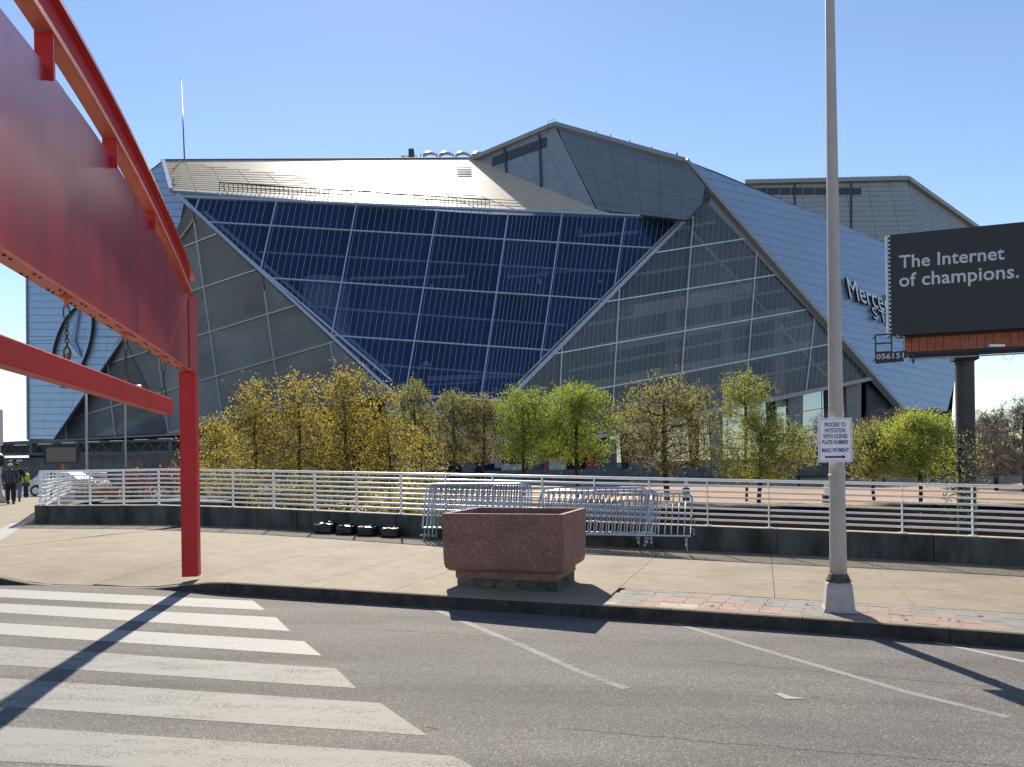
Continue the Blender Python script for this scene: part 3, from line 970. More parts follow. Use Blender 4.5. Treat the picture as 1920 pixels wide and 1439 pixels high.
# the return of the wall that follows the path
RET = [(-11.8, 18.95), (-12.75, 20.8), (-15.4, 25.6), (-18.1, 30.7), (-20.8, 36.0), (-22.3, 43.0)]
wall = empty('low_wall', (0, 14.9, 0), 'low stained concrete wall carrying the white railing along the pavement', 'wall')
WH = 0.45
def wall_block(P, name='wall_panel'):
    """wall panel along plan points P (x,y); face is towards the street"""
    mb = MB(); n = len(P)
    for i, (x, y) in enumerate(P):
        a = V(P[max(0, i - 1)]); b = V(P[min(n - 1, i + 1)]); d = (b - a).normalized()
        nx, ny = -d.y, d.x
        z = zg(x, y)
        for o, zz in ((0, -3.2), (0, WH - .012), (0.012, WH), (0.24, WH), (0.24, -3.2)):
            mb.v.append(V((x + nx * o, y + ny * o, z + zz if zz > -1 else LOW - .2)))
    for i in range(n - 1):
        for k in range(5):
            k2 = (k + 1) % 5
            mb.f.append([i * 5 + k, (i + 1) * 5 + k, (i + 1) * 5 + k2, i * 5 + k2])
    mb.f.append([0, 1, 2, 3, 4]); mb.f.append([(n - 1) * 5 + k for k in range(5)][::-1])
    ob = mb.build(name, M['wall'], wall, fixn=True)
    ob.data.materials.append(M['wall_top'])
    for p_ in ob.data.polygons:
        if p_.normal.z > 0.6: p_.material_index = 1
    return ob
wx = [-11.8]
while wx[-1] < 18.5: wx.append(wx[-1] + 2.35)
for a, b in zip(wx[:-1], wx[1:]):
    P = [(a + 0.007, line_y(WALL, a + 0.007))] + [p for p in WALL if a + .05 < p[0] < b - .05] + [(b - 0.007, line_y(WALL, b - 0.007))]
    wall_block(P)
for a, b in zip(RET[1:], RET[:-1]):
    d = (V(b) - V(a)).normalized() * 0.007
    P = [(a[0] + d.x, a[1] + d.y), (b[0] - d.x, b[1] - d.y)]
    # returned piece sits on the right-hand side of the path
    wall_block(P)

rail = empty('railing', (0, 15, 0.4), 'long white steel railing with eight bars on the low concrete wall', 'railing')
post_px = [62.5, 98, 157, 220, 286, 355, 425, 500, 577, 655, 738, 823, 911, 1004, 1102, 1205, 1314, 1429, 1549, 1678, 1809]
TOP = 1.28
def plan_at_px(px):
    lo, hi = -14.0, 18.0
    for _ in range(40):
        m_ = (lo + hi) / 2
        p = V((m_, line_y(WALL, m_) + 0.1, 0))
        if p.x / p.y * 1440 + 960 < px: lo = m_
        else: hi = m_
    return lo
posts_x = [max(-11.75, plan_at_px(p + 8)) for p in post_px]
while posts_x[-1] < 16: posts_x.append(posts_x[-1] + 1.2)
def rail_path(off, h):
    P = []
    x = -11.75
    while x < 17.4:
        d = wall_dir(x)
        y = line_y(WALL, x)
        P.append(V((x - d.y * off, y + d.x * off, zg(x, y) + h)))
        x += 0.7
    return P
for x in posts_x:
    d = wall_dir(x); y = line_y(WALL, x)
    n = V((-d.y, d.x, 0)).normalized()
    b = V((x, y, zg(x, y))) + n * 0.12
    mb = MB()
    mb.bar(b + V((0, 0, WH - 0.02)), b + V((0, 0, TOP - 0.02)), 0.05, 0.022, V((d.x, d.y, 0)).normalized())
    mb.box(b + V((0, 0, WH + 0.005)), (0.11, 0.11, 0.014), Matrix.Rotation(math.atan2(d.y, d.x), 3, 'Z'))
    mb.build('post', M['steel_white'], rail)
for k in range(8):
    h = TOP - k * 0.103
    mb = MB(); mb.tube(rail_path(0.085 if k else 0.12, h), 0.026 if k == 0 else 0.019, 8)
    mb.build('bar', M['steel_white'], rail, smooth=True)

rail2 = empty('railing', (-16, 27, 0.3), 'white railing running back along the path behind the two walking men', 'railing')
def ret_pts(off, h):
    out = []
    for (a, b), (c, d) in zip(RET[:-1], RET[1:]):
        for t in (0, .25, .5, .75):
            x, y = a + (c - a) * t, b + (d - b) * t
            out.append(V((x + off, y + 0.05, zg(x, y) + h)))
    return out
for p in ret_pts(0.12, 0)[1::2]:
    mb = MB(); mb.bar(p + V((0, 0, WH - 0.02)), p + V((0, 0, TOP)), 0.05, 0.03, V((0.9, .4, 0)))
    mb.build('post', M['steel_white'], rail2)
for k in range(8):
    mb = MB(); mb.tube(ret_pts(0.12, TOP - k * 0.103), 0.022 if k == 0 else 0.0165, 6)
    mb.build('bar', M['steel_white'], rail2, smooth=True)

# ================================================================== RED GANTRY
col_p = gnd(362, 1080)
GA = V((col_p.x - 0.02, col_p.y, 0))                  # column foot in plan
GD = V((0.205, -1.0, 0)).normalized()                   # the girder runs towards the street side
GN = V((GD.y, -GD.x, 0))                               # sideways
if GN.x < 0: GN = -GN
HB = 2.84
RISE = 0.016                                            # the girder climbs a little towards the street
def gp(s, side, z): return GA + GD * s + GN * side + V((0, 0, z))
gz = zg(GA.x, GA.y)
gantry = empty('red_gantry', (GA.x, GA.y, gz), 'red painted steel gantry with deep plate girder and arched top beam', 'gantry')
# column: wide-flange section
mb = MB()
for sd in (-0.09, 0.09):
    mb.bar(gp(0, sd, gz), gp(0, sd, HB - .027), 0.2, 0.02, GN)
mb.bar(gp(0, 0, gz), gp(0, 0, HB - .027), 0.16, 0.158, GN)
mb.bar(gp(.092, 0, gz), gp(.092, 0, HB - .027), 0.012, 0.158, GN)
cobj = mb.build('column', M['red_plain'], gantry)
# web plates with a gently arched top edge
SL = 13.0
def interp(T, s):
    if s <= T[0][0]:
        (a, b), (c, d) = T[0], T[1]
    elif s >= T[-1][0]:
        (a, b), (c, d) = T[-2], T[-1]
    else:
        for (a, b), (c, d) in zip(T[:-1], T[1:]):
            if a <= s <= c: break
    return b + (d - b) * (s - a) / (c - a)
def web_top(s):
    return 4.465 - 0.0300 * (4.75 - s) ** 1.92 if s < 4.75 else 4.465 - 0.01 * (s - 4.75) ** 2
edges = [-0.02, 1.15, 2.45, 4.4, 6.6, 9.0, 11.0, SL]
for a, b in zip(edges[:-1], edges[1:]):
    mb = MB(); n = 6
    g = 0.003
    w0 = rnd.uniform(-0.003, 0.003)
    for i in range(n + 1):
        s_ = a + g + (b - a - 2 * g) * i / n
        for sd in (-0.009 + w0, 0.009 + w0):
            mb.v.append(gp(s_, sd, HB + RISE * s_ + 0.004)); mb.v.append(gp(s_, sd, web_top(s_)))
    for i in range(n):
        o = i * 4
        mb.f += [[o, o + 4, o + 5, o + 1], [o + 2, o + 3, o + 7, o + 6], [o + 1, o + 5, o + 7, o + 3], [o, o + 2, o + 6, o + 4]]
    mb.f += [[0, 1, 3, 2], [n * 4, n * 4 + 2, n * 4 + 3, n * 4 + 1]]
    mb.build('web_plate', M['red'], gantry, fixn=True)
# end stiffener above the column
mb = MB(); mb.bar(gp(-0.05, 0, HB + .002), gp(-0.05, 0, 3.86), 0.2, 0.016, GD)
mb.bar(gp(-0.0, 0.07, HB + .002), gp(0.0, 0.07, 3.8), 0.014, 0.1, GN)
mb.build('end_stiffener', M['red'], gantry)
# bottom flange and its bolt holes
mb = MB(); mb.bar(gp(-0.13, 0, HB - 0.012), gp(SL, 0, HB + RISE * SL - 0.012), 0.125, 0.024, V((0, 0, 1)))
fl = mb.build('bottom_flange', M['red_edge'], gantry)
mb = MB()
s_ = 0.4
while s_ < 9:
    for sd in (-0.04, 0.04):
        mb.lathe(gp(s_, sd, HB + RISE * s_ - 0.031), [(0.008, 0), (0.011, 0.004), (0.011, 0.008)], 8)
        mb.lathe(gp(s_ + 0.09, sd, HB + RISE * s_ - 0.031), [(0.008, 0), (0.011, 0.004), (0.011, 0.008)], 8)
    s_ += 0.46
o = mb.build('bolt', M['bolt'], gantry); o['kind'] = 'stuff'
# arched top beam: I section on short posts
def arch(s):
    # top-flange height along the girder
    return 5.095 - 0.021 * max(0.0, 6.1 - s) ** 2.08 if s < 6.1 else 5.095 - 0.012 * (s - 6.1) ** 2
AW, AD = 0.13, 0.34
AB = 0.13
def swept(s0, s1, sec, name, m, n=40):
    mb = MB(); k = len(sec)
    for i in range(n + 1):
        s_ = s0 + (s1 - s0) * i / n
        z = arch(s_)
        t = V((1, (arch(s_ + .05) - arch(s_ - .05)) / .1)).normalized()
        for sd, h in sec:
            mb.v.append(gp(s_ - t.y * h, sd, z + t.x * h))
    for i in range(n):
        for j in range(k):
            j2 = (j + 1) % k
            mb.f.append([i * k + j, (i + 1) * k + j, (i + 1) * k + j2, i * k + j2])
    mb.f += [list(range(k)), [n * k + j for j in range(k)][::-1]]
    return mb.build(name, m, gantry, fixn=True)
swept(-0.25, SL, [(-AW / 2, -0.035), (AW / 2, -0.035), (AW / 2, 0), (-AW / 2, 0)], 'arch_top_flange', M['red'])
swept(-0.05, SL, [(-AB / 2, -AD), (AB / 2, -AD), (AB / 2, -AD + 0.045), (-AB / 2, -AD + 0.045)], 'arch_bottom_flange', M['red_edge'])
swept(-0.15, SL, [(-0.008, -AD + 0.047), (0.008, -AD + 0.047), (0.008, -0.037), (-0.008, -0.037)], 'arch_web', M['red_plain'])
for s_ in (1.9, 3.25, 4.75, 7.0, 9.5):
    mb = MB()
    mb.bar(gp(s_, 0, web_top(s_) - 0.10), gp(s_, 0, arch(s_) - AD - 0.01), 0.125, 0.016, GD)
    mb.bar(gp(s_ - 0.1, 0.0, web_top(s_) + .004), gp(s_ - 0.1, 0.0, arch(s_) - AD - 0.012), 0.012, 0.18, GD)
    mb.build('short_post', M['red_plain'], gantry)
# clearance bar hung on chains
bar0, bar1 = 1.2, 12.4
hb_ = empty('clearance_bar', gp(bar0, 0, 2.37), 'red box beam hanging on chains below the gantry girder', 'height bar')
mb = MB(); mb.bar(gp(bar0, 0, 2.275), gp(bar1, 0, 2.37), 0.13, 0.18, V((0, 0, 1)))
bevel_obj(mb.build('beam', M['red_plain'], hb_), 0.012)
for s_ in (1.36, 2.85, 4.39, 5.95):
    HC = HB + RISE * s_; BT = 2.365 + 0.0085 * (s_ - bar0)
    ch = empty('chain', gp(s_, 0, HC - 0.03), {1.36: 'short rusty chain nearest the red column holding the hanging bar', 2.85: 'rusty chain second from the red column with a dark shackle at its foot', 4.39: 'rusty chain in front of the round star emblem with a long top shackle'}.get(s_, 'rusty chain closest to the viewer on the hanging red bar'), 'chain', 'chains holding the clearance bar')
    mb = MB(); mb.bar(gp(s_, 0, HC - 0.026), gp(s_, 0, HC - 0.10), 0.03, 0.02, GN)
    mb.box(gp(s_, 0, HC - 0.03), (0.09, 0.07, 0.012), Matrix.Rotation(math.atan2(GD.y, GD.x), 3, 'Z'))
    mb.build('lug', M['red_edge'], ch)
    mb = MB(); mb.bar(gp(s_, 0, BT - .005), gp(s_, 0, BT + .045), 0.03, 0.02, GN)
    mb.build('lug', M['red_edge'], ch)
    def ring(z0, z1, wd, r, turn):
        P = []
        for k in range(13):
            a = 2 * math.pi * k / 12
            x = math.cos(a) * wd / 2; z = math.sin(a)
            z = (z0 + z1) / 2 + (abs(z) ** 0.7 * (1 if z > 0 else -1)) * (z1 - z0) / 2
            v = (GD if turn else GN) * x
            P.append(gp(s_, 0, 0) + v + V((0, 0, z)))
        return MB().tube(P, r, 6, cap=False)
    ring(HC - 0.20, HC - 0.08, 0.042, 0.006, False).build('shackle', M['chain'], ch, smooth=True)
    ring(BT + .02, BT + .115, 0.045, 0.008, False).build('shackle', M['chain'], ch, smooth=True)
    z = HC - 0.195; k = 0
    n_l = 7
    step = (HC - 0.195 - BT - .125) / n_l
    for k in range(n_l):
        ring(z - step * 1.28, z, 0.026, 0.0045, k % 2 == 0).build('chain_link', M['chain'], ch, smooth=True)
        z -= step

# ================================================================== LAMP POST AND SIGN
lp_p = gnd(1573, 1146)
lamp = empty('lamp_post', lp_p, 'tall tapering grey metal lamp post with square cast base by the kerb', 'lamp post')
la = math.atan2(-0.3, 0.95)
RM = Matrix.Rotation(la, 3, 'Z')
mb = MB()
sec = [(0.165, 0), (0.165, 0.03), (0.15, 0.05), (0.128, 0.30), (0.118, 0.325)]
for hw, z in sec:
    for a, b in ((-1, -1), (1, -1), (1, 1), (-1, 1)): mb.v.append(lp_p + RM @ V((a * hw, b * hw, z)))
for i in range(len(sec) - 1):
    for k in range(4): mb.f.append([i * 4 + k, i * 4 + (k + 1) % 4, (i + 1) * 4 + (k + 1) % 4, (i + 1) * 4 + k])
mb.f += [[3, 2, 1, 0], [16, 17, 18, 19]]
bevel_obj(mb.build('base', M['pole_base'], lamp), 0.012)
mb = MB(); mb.lathe(lp_p + V((0, 0, .32)), [(0.128, 0), (0.132, 0.02), (0.115, 0.035), (0.11, 0.06), (0.095, 0.085), (0.0945, 0.088)], 20)
mb.build('collar', M['chain'], lamp, smooth=True)
for a, b in ((-1, -1), (1, -1), (1, 1), (-1, 1)):
    mb = MB(); mb.lathe(lp_p + RM @ V((a * .095, b * .095, .327)), [(0.018, 0), (0.018, 0.028), (0.01, 0.03), (0.01, 0.05)], 6)
    mb.build('anchor_bolt', M['chain'], lamp)
mb = MB(); mb.lathe(lp_p, [(0.09, 0.40), (0.0885, 0.6), (0.084, 1.1), (0.065, 3.9), (0.036, 8.6), (0.03, 9.5)], 24)
mb.build('pole', M['pole'], lamp, smooth=True)
mb = MB(); mb.lathe(lp_p, [(0.0885, 1.46), (0.0895, 1.465), (0.0895, 1.49), (0.0875, 1.495)], 24)
mb.build('band', M['pole'], lamp, smooth=True)
# pay sign
SC = at(1566, 825.5, lp_p.y - 0.1)
sgn = empty('pay_sign', SC, 'white notice strapped to the lamp post saying proceed to paystation', 'sign')
ex = V((1, 0.03, 0)).normalized(); ey = V((0, 0, 1))
SM = frame_mtx(SC, ex, ey)
SWD, SHT = 0.372, 0.478
mb = MB(); mb.box((0, 0, 0), (SWD, SHT, 0.004))
mb.v = [SM @ p for p in mb.v]
mb.build('plate', M['sign_white'], sgn)
mb = MB()
for sx_, sy_, ww, hh in ((0, SHT / 2 - .014, SWD - .026, .0035), (0, -SHT / 2 + .014, SWD - .026, .0035), (-SWD / 2 + .013, 0, .0035, SHT - .0315), (SWD / 2 - .013, 0, .0035, SHT - .0315)):
    mb.box((sx_, sy_, 0.0028), (ww, hh, 0.0012))
mb.v = [SM @ p for p in mb.v]
mb.build('border_line', M['sign_blue'], sgn)
def word_parts(t_, size, bold, width, mtx, m, parent, name, spacing=1.0, align_c=True):
    """one line of lettering, one part per word"""
    full = text_mesh(t_, size, 0, bold, 1, 'LEFT', spacing)
    xs_ = [v.co.x for v in full.vertices]; mn, mx_ = min(xs_), max(xs_)
    k = width / (mx_ - mn)
    bpy.data.meshes.remove(full)
    words = t_.split(' ')
    for i, w_ in enumerate(words):
        me = text_mesh(w_, size, 0, bold, 1, 'LEFT', spacing)
        pre = ' '.join(words[:i + 1])
        mp_ = text_mesh(pre, size, 0, bold, 1, 'LEFT', spacing)
        right = max(v.co.x for v in mp_.vertices); bpy.data.meshes.remove(mp_)
        dx = right - max(v.co.x for v in me.vertices)
        for v in me.vertices: v.co.x = (v.co.x + dx - mn) * k - (width / 2 if align_c else 0)
        me.transform(mtx); me.transform(Matrix.Translation(-ORG[parent])); me.materials.append(m)
        link(name, me, parent)
for t_, y_, wd in (('PROCEED TO', 0.146, 0.232), ('PAYSTATION', 0.083, 0.222), ('WITH LICENSE', 0.020, 0.266), ('PLATE NUMBER', -0.044, 0.286), ('MAKE PAYMENT', -0.130, 0.296)):
    word_parts(t_, 0.062, 0.0016, wd, SM @ Matrix.Translation((0, y_, 0.0035)), M['sign_blue'], sgn, 'word')
mb = MB(); y_ = -0.182
mb.prism([V((x, y, 0.0025)) for x, y in ((-.115, y_ - .011), (.075, y_ - .011), (.075, y_ - .022), (.118, y_), (.075, y_ + .022), (.075, y_ + .011), (-.115, y_ + .011))], V((0, 0, 0.001)))
mb.v = [SM @ p for p in mb.v]
mb.build('arrow', M['sign_blue'], sgn, fixn=True)
for yy in (0.224, -0.214):
    mb = MB(); mb.lathe((0, 0, 0), [(0.007, 0.0022), (0.006, 0.006), (0.002, 0.007)], 8)
    mb.v = [SM @ (p + V((0, yy, 0))) for p in mb.v]
    mb.build('bolt', M['galv'], sgn)
for zz in (0.16, -0.16):
    mb = MB(); mb.lathe(V((lp_p.x, lp_p.y, SC.z + zz)), [(0.083, 0), (0.086, 0.0), (0.086, 0.02), (0.083, 0.02)], 20)
    mb.build('strap', M['galv'], sgn)

# ================================================================== PLANTER
fl_, fr_ = gnd(848, 1104), gnd(1043, 1110)
pd = V((0.95, -0.313, 0)).normalized(); plen = 1.30
pn = V((-pd.y, pd.x, 0))
pdep = 0.95
pc = fr_ - pd * plen / 2 + pn * pdep / 2
pz = zg(pc.x, pc.y)
plz = empty('planter', (pc.x, pc.y, pz), 'big square reddish aggregate concrete planter standing near the kerb', 'planter')
def ring_rect(hw, hd, z, ch, n=4, tz=0.0):
    """chamfered/rounded rectangle ring"""
    out = []
    for cx, cy, a0 in ((hw - ch, hd - ch, 0), (-(hw - ch), hd - ch, 90), (-(hw - ch), -(hd - ch), 180), (hw - ch, -(hd - ch), 270)):
        for k in range(n + 1):
            a = R(a0 + 90 * k / n)
            x, y = cx + ch * math.cos(a), cy + ch * math.sin(a)
            out.append(pc + pd * x + pn * y + V((0, 0, z - pz - 0 if False else z)))
    return out
def loft(rings, mb, cap0=True, cap1=True):
    n = len(rings[0]); b = len(mb.v)
    for r_ in rings: mb.v += [V(p) for p in r_]
    for i in range(len(rings) - 1):
        for k in range(n):
            mb.f.append([b + i * n + k, b + i * n + (k + 1) % n, b + (i + 1) * n + (k + 1) % n, b + (i + 1) * n + k])
    if cap0: mb.f.append([b + k for k in range(n)][::-1])
    if cap1: mb.f.append([b + (len(rings) - 1) * n + k for k in range(n)])
    return mb
pc = V((pc.x, pc.y, 0))
hw, hd = plen / 2, pdep / 2
top = 0.935
prof = []
c_ = 0.012
body = MB()
outer = [(0.02, 0.205), (0.05, 0.208), (0.085, 0.222), (0.11, 0.25), (0.122, 0.29), (0.128, 0.36), (0.14, top - .008), (0.136, top), ]
rings = [ring_rect(hw + o, hd + o, z, c_) for o, z in outer]
inner = [(0.075, top), (0.07, top - .01), (0.055, top - 0.14)]
rings += [ring_rect(hw + o, hd + o, z, c_) for o, z in inner]
loft(rings, body)
body.build('basin', M['planter'], plz, fixn=True)
b2 = MB(); loft([ring_rect(hw + 0.015, hd + 0.015, 0.115, c_), ring_rect(hw + 0.015, hd + 0.015, 0.206, c_)], b2)
b2.build('neck', M['planter'], plz, fixn=True)
b3 = MB()
def base_ring(o, z0):
    return [V((p.x, p.y, zg(p.x, p.y) + z0 if z0 < 0.05 else z0)) for p in ring_rect(hw + o, hd + o, 0, c_)]
loft([base_ring(0.0, -0.01), base_ring(0.0, 0.116)], b3)
M['plinth'] = mat('mossy_plinth_concrete', (0.14, 0.13, 0.11), 0.9, spec=0.2, var=0.35, vscale=7, bump=0.4, bscale=30, dirt=(0.05, 0.055, 0.035), dscale=4, dcut=(0.42, 0.6))
b3.build('plinth', M['plinth'], plz, fixn=True)
M['soil'] = mat('dry_soil', (0.06, 0.042, 0.03), 0.95, var=0.5, vscale=14)
b4 = MB(); n = 14
for i in range(n + 1):
    for j in range(n + 1):
        x, y = (i / n - .5) * 2 * (hw + .05), (j / n - .5) * 2 * (hd + .05)
        b4.v.append(pc + pd * x + pn * y + V((0, 0, top - 0.125 + rnd.uniform(0, 0.05))))
for i in range(n):
    for j in range(n):
        a = i * (n + 1) + j
        b4.f.append([a, a + n + 1, a + n + 2, a + 1])
b4.build('soil', M['soil'], plz, fixn=True)

# ================================================================== CROWD BARRIERS
def make_barrier():
    root = empty('crowd_barrier', (0, 0, 0), 'x', 'barrier', 'steel crowd barriers leaning on the wall')
    L_, H_, r0 = 2.0, 1.08, 0.13
    z0 = 0.2
    P = [V((-L_ / 2, 0, z0 - .0)), V((-L_ / 2, 0, H_ - r0))]
    for k in range(1, 7):
        a = math.pi - k * math.pi / 12
        P.append(V((-L_ / 2 + r0 + r0 * math.cos(a), 0, H_ - r0 + r0 * math.sin(a))))
    Q = [V((-p.x, p.y, p.z)) for p in P[::-1]]
    MB().tube(P + Q + [P[0]], 0.02, 8, cap=False).build('frame', M['galv'], root, smooth=True)
    nb = 17
    bar = None
    for i in range(nb):
        x = -L_ / 2 + L_ * (i + 1) / (nb + 1)
        if bar is None:
            mb = MB(); mb.tube([V((0, 0, z0 + 0.018)), V((0, 0, H_ - 0.02))], 0.0115, 6)
            me = mb.mesh('upright', M['galv'], smooth=True)
        o = bpy.data.objects.new('upright', me); COL.objects.link(o); o.parent = root; o.location = (x, 0, 0)
        bar = o
    for s_ in (-1, 1):
        mb = MB(); mb.tube([V((s_ * (L_ / 2 - 0.06), 0.0, z0)), V((s_ * (L_ / 2 - 0.06), 0, 0.03)), V((s_ * (L_ / 2 - 0.06), 0, 0.0))], [0.018, 0.018, 0.026], 8)
        mb.tube([V((s_ * (L_ / 2 - 0.06), -.2, 0.012)), V((s_ * (L_ / 2 - 0.06), 0.0, 0.06)), V((s_ * (L_ / 2 - 0.06), .2, 0.012))], 0.014, 6)
        mb.build('foot', M['galv'], root, smooth=True)
    mb = MB(); mb.tube([V((L_ / 2, 0, 0.55)), V((L_ / 2 + .05, 0, .56)), V((L_ / 2 + .06, 0, .53)), V((L_ / 2 + .06, 0, .42))], 0.007, 6)
    mb.tube([V((L_ / 2, 0, 0.33)), V((L_ / 2 + .05, 0, .34)), V((L_ / 2 + .06, 0, .31)), V((L_ / 2 + .06, 0, .2))], 0.007, 6)
    mb.build('hook', M['galv'], root, smooth=True)
    return root
proto = make_barrier()
wa = math.atan2(-0.31, 0.95)
# x along the wall (barrier centre), distance in front of the wall face at its foot, lean, label
bars = [(-0.58, 0.17, 9, 'upright barrier at the back of the tight left stack behind the planter'),
        (-0.62, 0.27, 12, 'barrier third from the front in the tight left stack'),
        (-0.66, 0.37, 14, 'barrier second from the front in the tight left stack'),
        (-0.70, 0.47, 16, 'front barrier of the tight left stack with sun glinting on its top rail'),
        (1.55, 0.10, 1, 'tallest barrier standing straight against the railing right of the left stack'),
        (1.62, 0.42, 30, 'rear leaning barrier of the sloping stack beside the planter'),
        (1.70, 0.52, 32, 'second leaning barrier of the sloping stack beside the planter'),
        (1.50, 0.62, 34, 'third leaning barrier of the sloping stack, shifted left behind the planter'),
        (2.30, 0.76, 36, 'front barrier reaching farthest right with a bare end and open bars')]
K = kidmap()
for i, (x, off, lean, lab) in enumerate(bars):
    o = proto if i == 0 else copy_tree(proto, K)
    o['label'] = lab
    d = wall_dir(x); y = line_y(WALL, x)
    n = V((d.y, -d.x, 0)).normalized()
    px_, py_ = x + n.x * off, y + n.y * off
    o.location = (px_, py_, zg(px_, py_) + 0.012 + 0.2 * math.sin(R(lean)))
    o.rotation_euler = (Matrix.Rotation(wa, 3, 'Z') @ Matrix.Rotation(R(-lean), 3, 'X')).to_euler()

# ================================================================== BLACK SANDBAGS
def make_bag(x, off, sc_, lab):
    y = line_y(WALL, x); d = wall_dir(x); n = V((d.y, -d.x, 0))
    p = V((x, y, 0)) + n * off; p.z = zg(p.x, p.y)
    root = empty('sandbag', p, lab, 'sandbag', 'black bags in a row at the foot of the wall')
    bm = bmesh.new(); bmesh.ops.create_uvsphere(bm, u_segments=28, v_segments=14, radius=1)
    for v in bm.verts:
        c = v.co.copy()
        an = math.atan2(c.y, c.x)
        r_ = 1 + 0.05 * math.sin(an * 7 + x * 5) * (1 - abs(c.z)) + 0.06 * mnoise.noise(c * 2.2 + V((x * 9, 0, 0)))
        fl = max(-0.8, min(0.72, c.z))
        rr_ = (abs(c.x) ** 3 + abs(c.y) ** 3) ** (1 / 3) or 1
        q_ = math.hypot(c.x, c.y) / rr_ if rr_ > 1e-6 else 1
        lat = min(1, math.hypot(c.x, c.y) * 1.25)
        hx = c.x / (math.hypot(c.x, c.y) or 1) * lat * min(q_, 1.2); hy = c.y / (math.hypot(c.x, c.y) or 1) * lat * min(q_, 1.2)
        v.co = V((hx * 0.2 * r_, hy * 0.19 * r_, (fl + 0.8) * 0.125 * (1 + 0.16 * mnoise.noise(c * 2.4 + V((0, x * 7, 0)))))) * sc_
    me = bpy.data.meshes.new('sack'); bm.to_mesh(me); bm.free()
    me.materials.append(M['blackplastic']); me.polygons.foreach_set('use_smooth', [True] * len(me.polygons))
    link('sack', me, root)
    mb = MB(); mb.lathe((0, 0, 0), [(0.05, 0.16), (0.02, 0.19), (0.015, 0.2), (0.03, 0.225), (0.02, 0.22)], 9)
    mb.v = [V((q.x * (1 + .3 * math.sin(i)), q.y, q.z)) * sc_ for i, q in enumerate(mb.v)]
    o = bpy.data.objects.new('tied_neck', mb.mesh('tied_neck', M['blackplastic'], smooth=True)); COL.objects.link(o); o.parent = root
    o.location = (0.09, 0.0, 0.0)
for x, lab in ((-3.86, 'leftmost and tallest of the four black bags by the wall'), (-3.36, 'second black bag from the left at the wall foot'), (-2.88, 'third black bag from the left at the wall foot'), (-2.36, 'rightmost black bag, nearest the barriers and planter')):
    make_bag(x, 0.27, 1.1 if x < -3.8 else 1.0, lab)

# ================================================================== STADIUM
stad = empty('stadium', (0, 215, LOW), 'huge faceted glass and metal stadium filling the background behind the trees', 'stadium')
def lerp2(a, b, t): return (a[0] + (b[0] - a[0]) * t, a[1] + (b[1] - a[1]) * t)
UPW = V((0, 0, 1))
KS = 1.32                                              # how far back the whole building stands
def sat(px, py, d): return at(px, py, d * KS)
# planes
FR = Facet(sat(320, 358, 150), V((0.115, -0.515, 0.851)))                       # sloping sunlit roof
pB, pD, pE = FR.hit(888, 298), FR.hit(1120, 393), FR.hit(1285, 410)
FC = Facet.of(sat(338, 370, 149.5), sat(1310, 395, 171), sat(860, 885, 142))       # blue glass
apex = FC.hit(1328, 372)
vbot = FC.hit(980, 722)
FRG = Facet.of(apex, vbot, sat(1640, 708, 204))                                  # right smoked glass
FLG = Facet.of(FC.hit(352, 385), FC.hit(690, 720), sat(100, 822, 184))           # left smoked glass
s_bot = FRG.hit(1690, 768)
FRP = Facet.of(apex + V((0, -1.2, 0)), s_bot + V((0, -1.2, 0)), sat(1700, 520, 232))   # right metal petal
FLP = Facet.of(FR.hit(303, 302), FLG.hit(235, 630) + V((0, -.8, 0)), sat(50, 690, 196))    # left metal petal
pP = sat(1040, 236, 196)
FUD = Facet.of(pP, FRP.hit(1330, 360), pD)                                       # dark upper petal
FUL = Facet.of(pB, pP, pD)                                                       # its lighter flank

# --- sunlit roof
roof_poly = [(303, 302), (888, 298), (1120, 393), (1285, 410), (905, 392), (420, 357), (318, 357)]
mb = MB(); rp = FR.poly([(303, 302), (888, 298), (1120, 393), (1287, 412), (918, 392), (318, 356.5)])
mb.prism(rp, -FR.n * 0.8)
roof_o = mb.build('roof', M['roof'], stad, fixn=True)
# strip edges: long laps standing a little proud
ROOFC = [(303, 302), (888, 298), (1120, 393), (1287, 412), (318, 356.5)]
for k in range(1, 15):
    t = k / 15
    a, b = lerp2((303, 302), (318, 356), t), lerp2((905, 297), (1285, 410), t)
    mb = MB(); FR.line(mb, a, b, 0.09, 0.12, ROOFC, 0.02)
    if mb.f: mb.build('roof_lap', M['roof'], roof_o, fixn=True)
for k in range(1, 14):
    t = k / 14
    mb = MB(); FR.line(mb, (305 + 600 * t - 14 * t, 299), (318 + 967 * t, 410), 0.10, 0.10, ROOFC, 0.03)
    if mb.f: mb.build('roof_seam', M['fascia'], roof_o, fixn=True)
# little ladder grid on the roof
mb = MB()
for k in range(6): FR.line(mb, (857 + k * 4.5, 314), (860 + k * 4.5, 329), 0.12, 0.2, None, 0.3)
for k in range(4): FR.line(mb, (856, 316 + k * 4), (883, 316 + k * 4), 0.12, 0.2, None, 0.3)
mb.build('roof_grating', M['seam'], stad)
# top edge trim and left edge trim
mb = MB()
FR.line(mb, (302, 301), (888, 297), 0.3, 0.5, None, 0.1)
mb.build('roof_edge', M['seam'], stad)
mb = MB()
FR.line(mb, (306, 302), (321, 357), 0.9, 0.9, None, 0.15)
mb.build('roof_edge', M['frame'], stad)
mb = MB()
for a, b in (((325, 320), (339, 304)), ((318, 331), (326, 316)), ((326, 350), (331, 339)), ((331, 339), (330, 331)), ((318, 331), (323, 346)), ((323, 346), (328, 350))):
    FR.line(mb, a, b, 0.25, 0.25, None, 0.4)
mb.build('safety_line', M['seam'], stad)
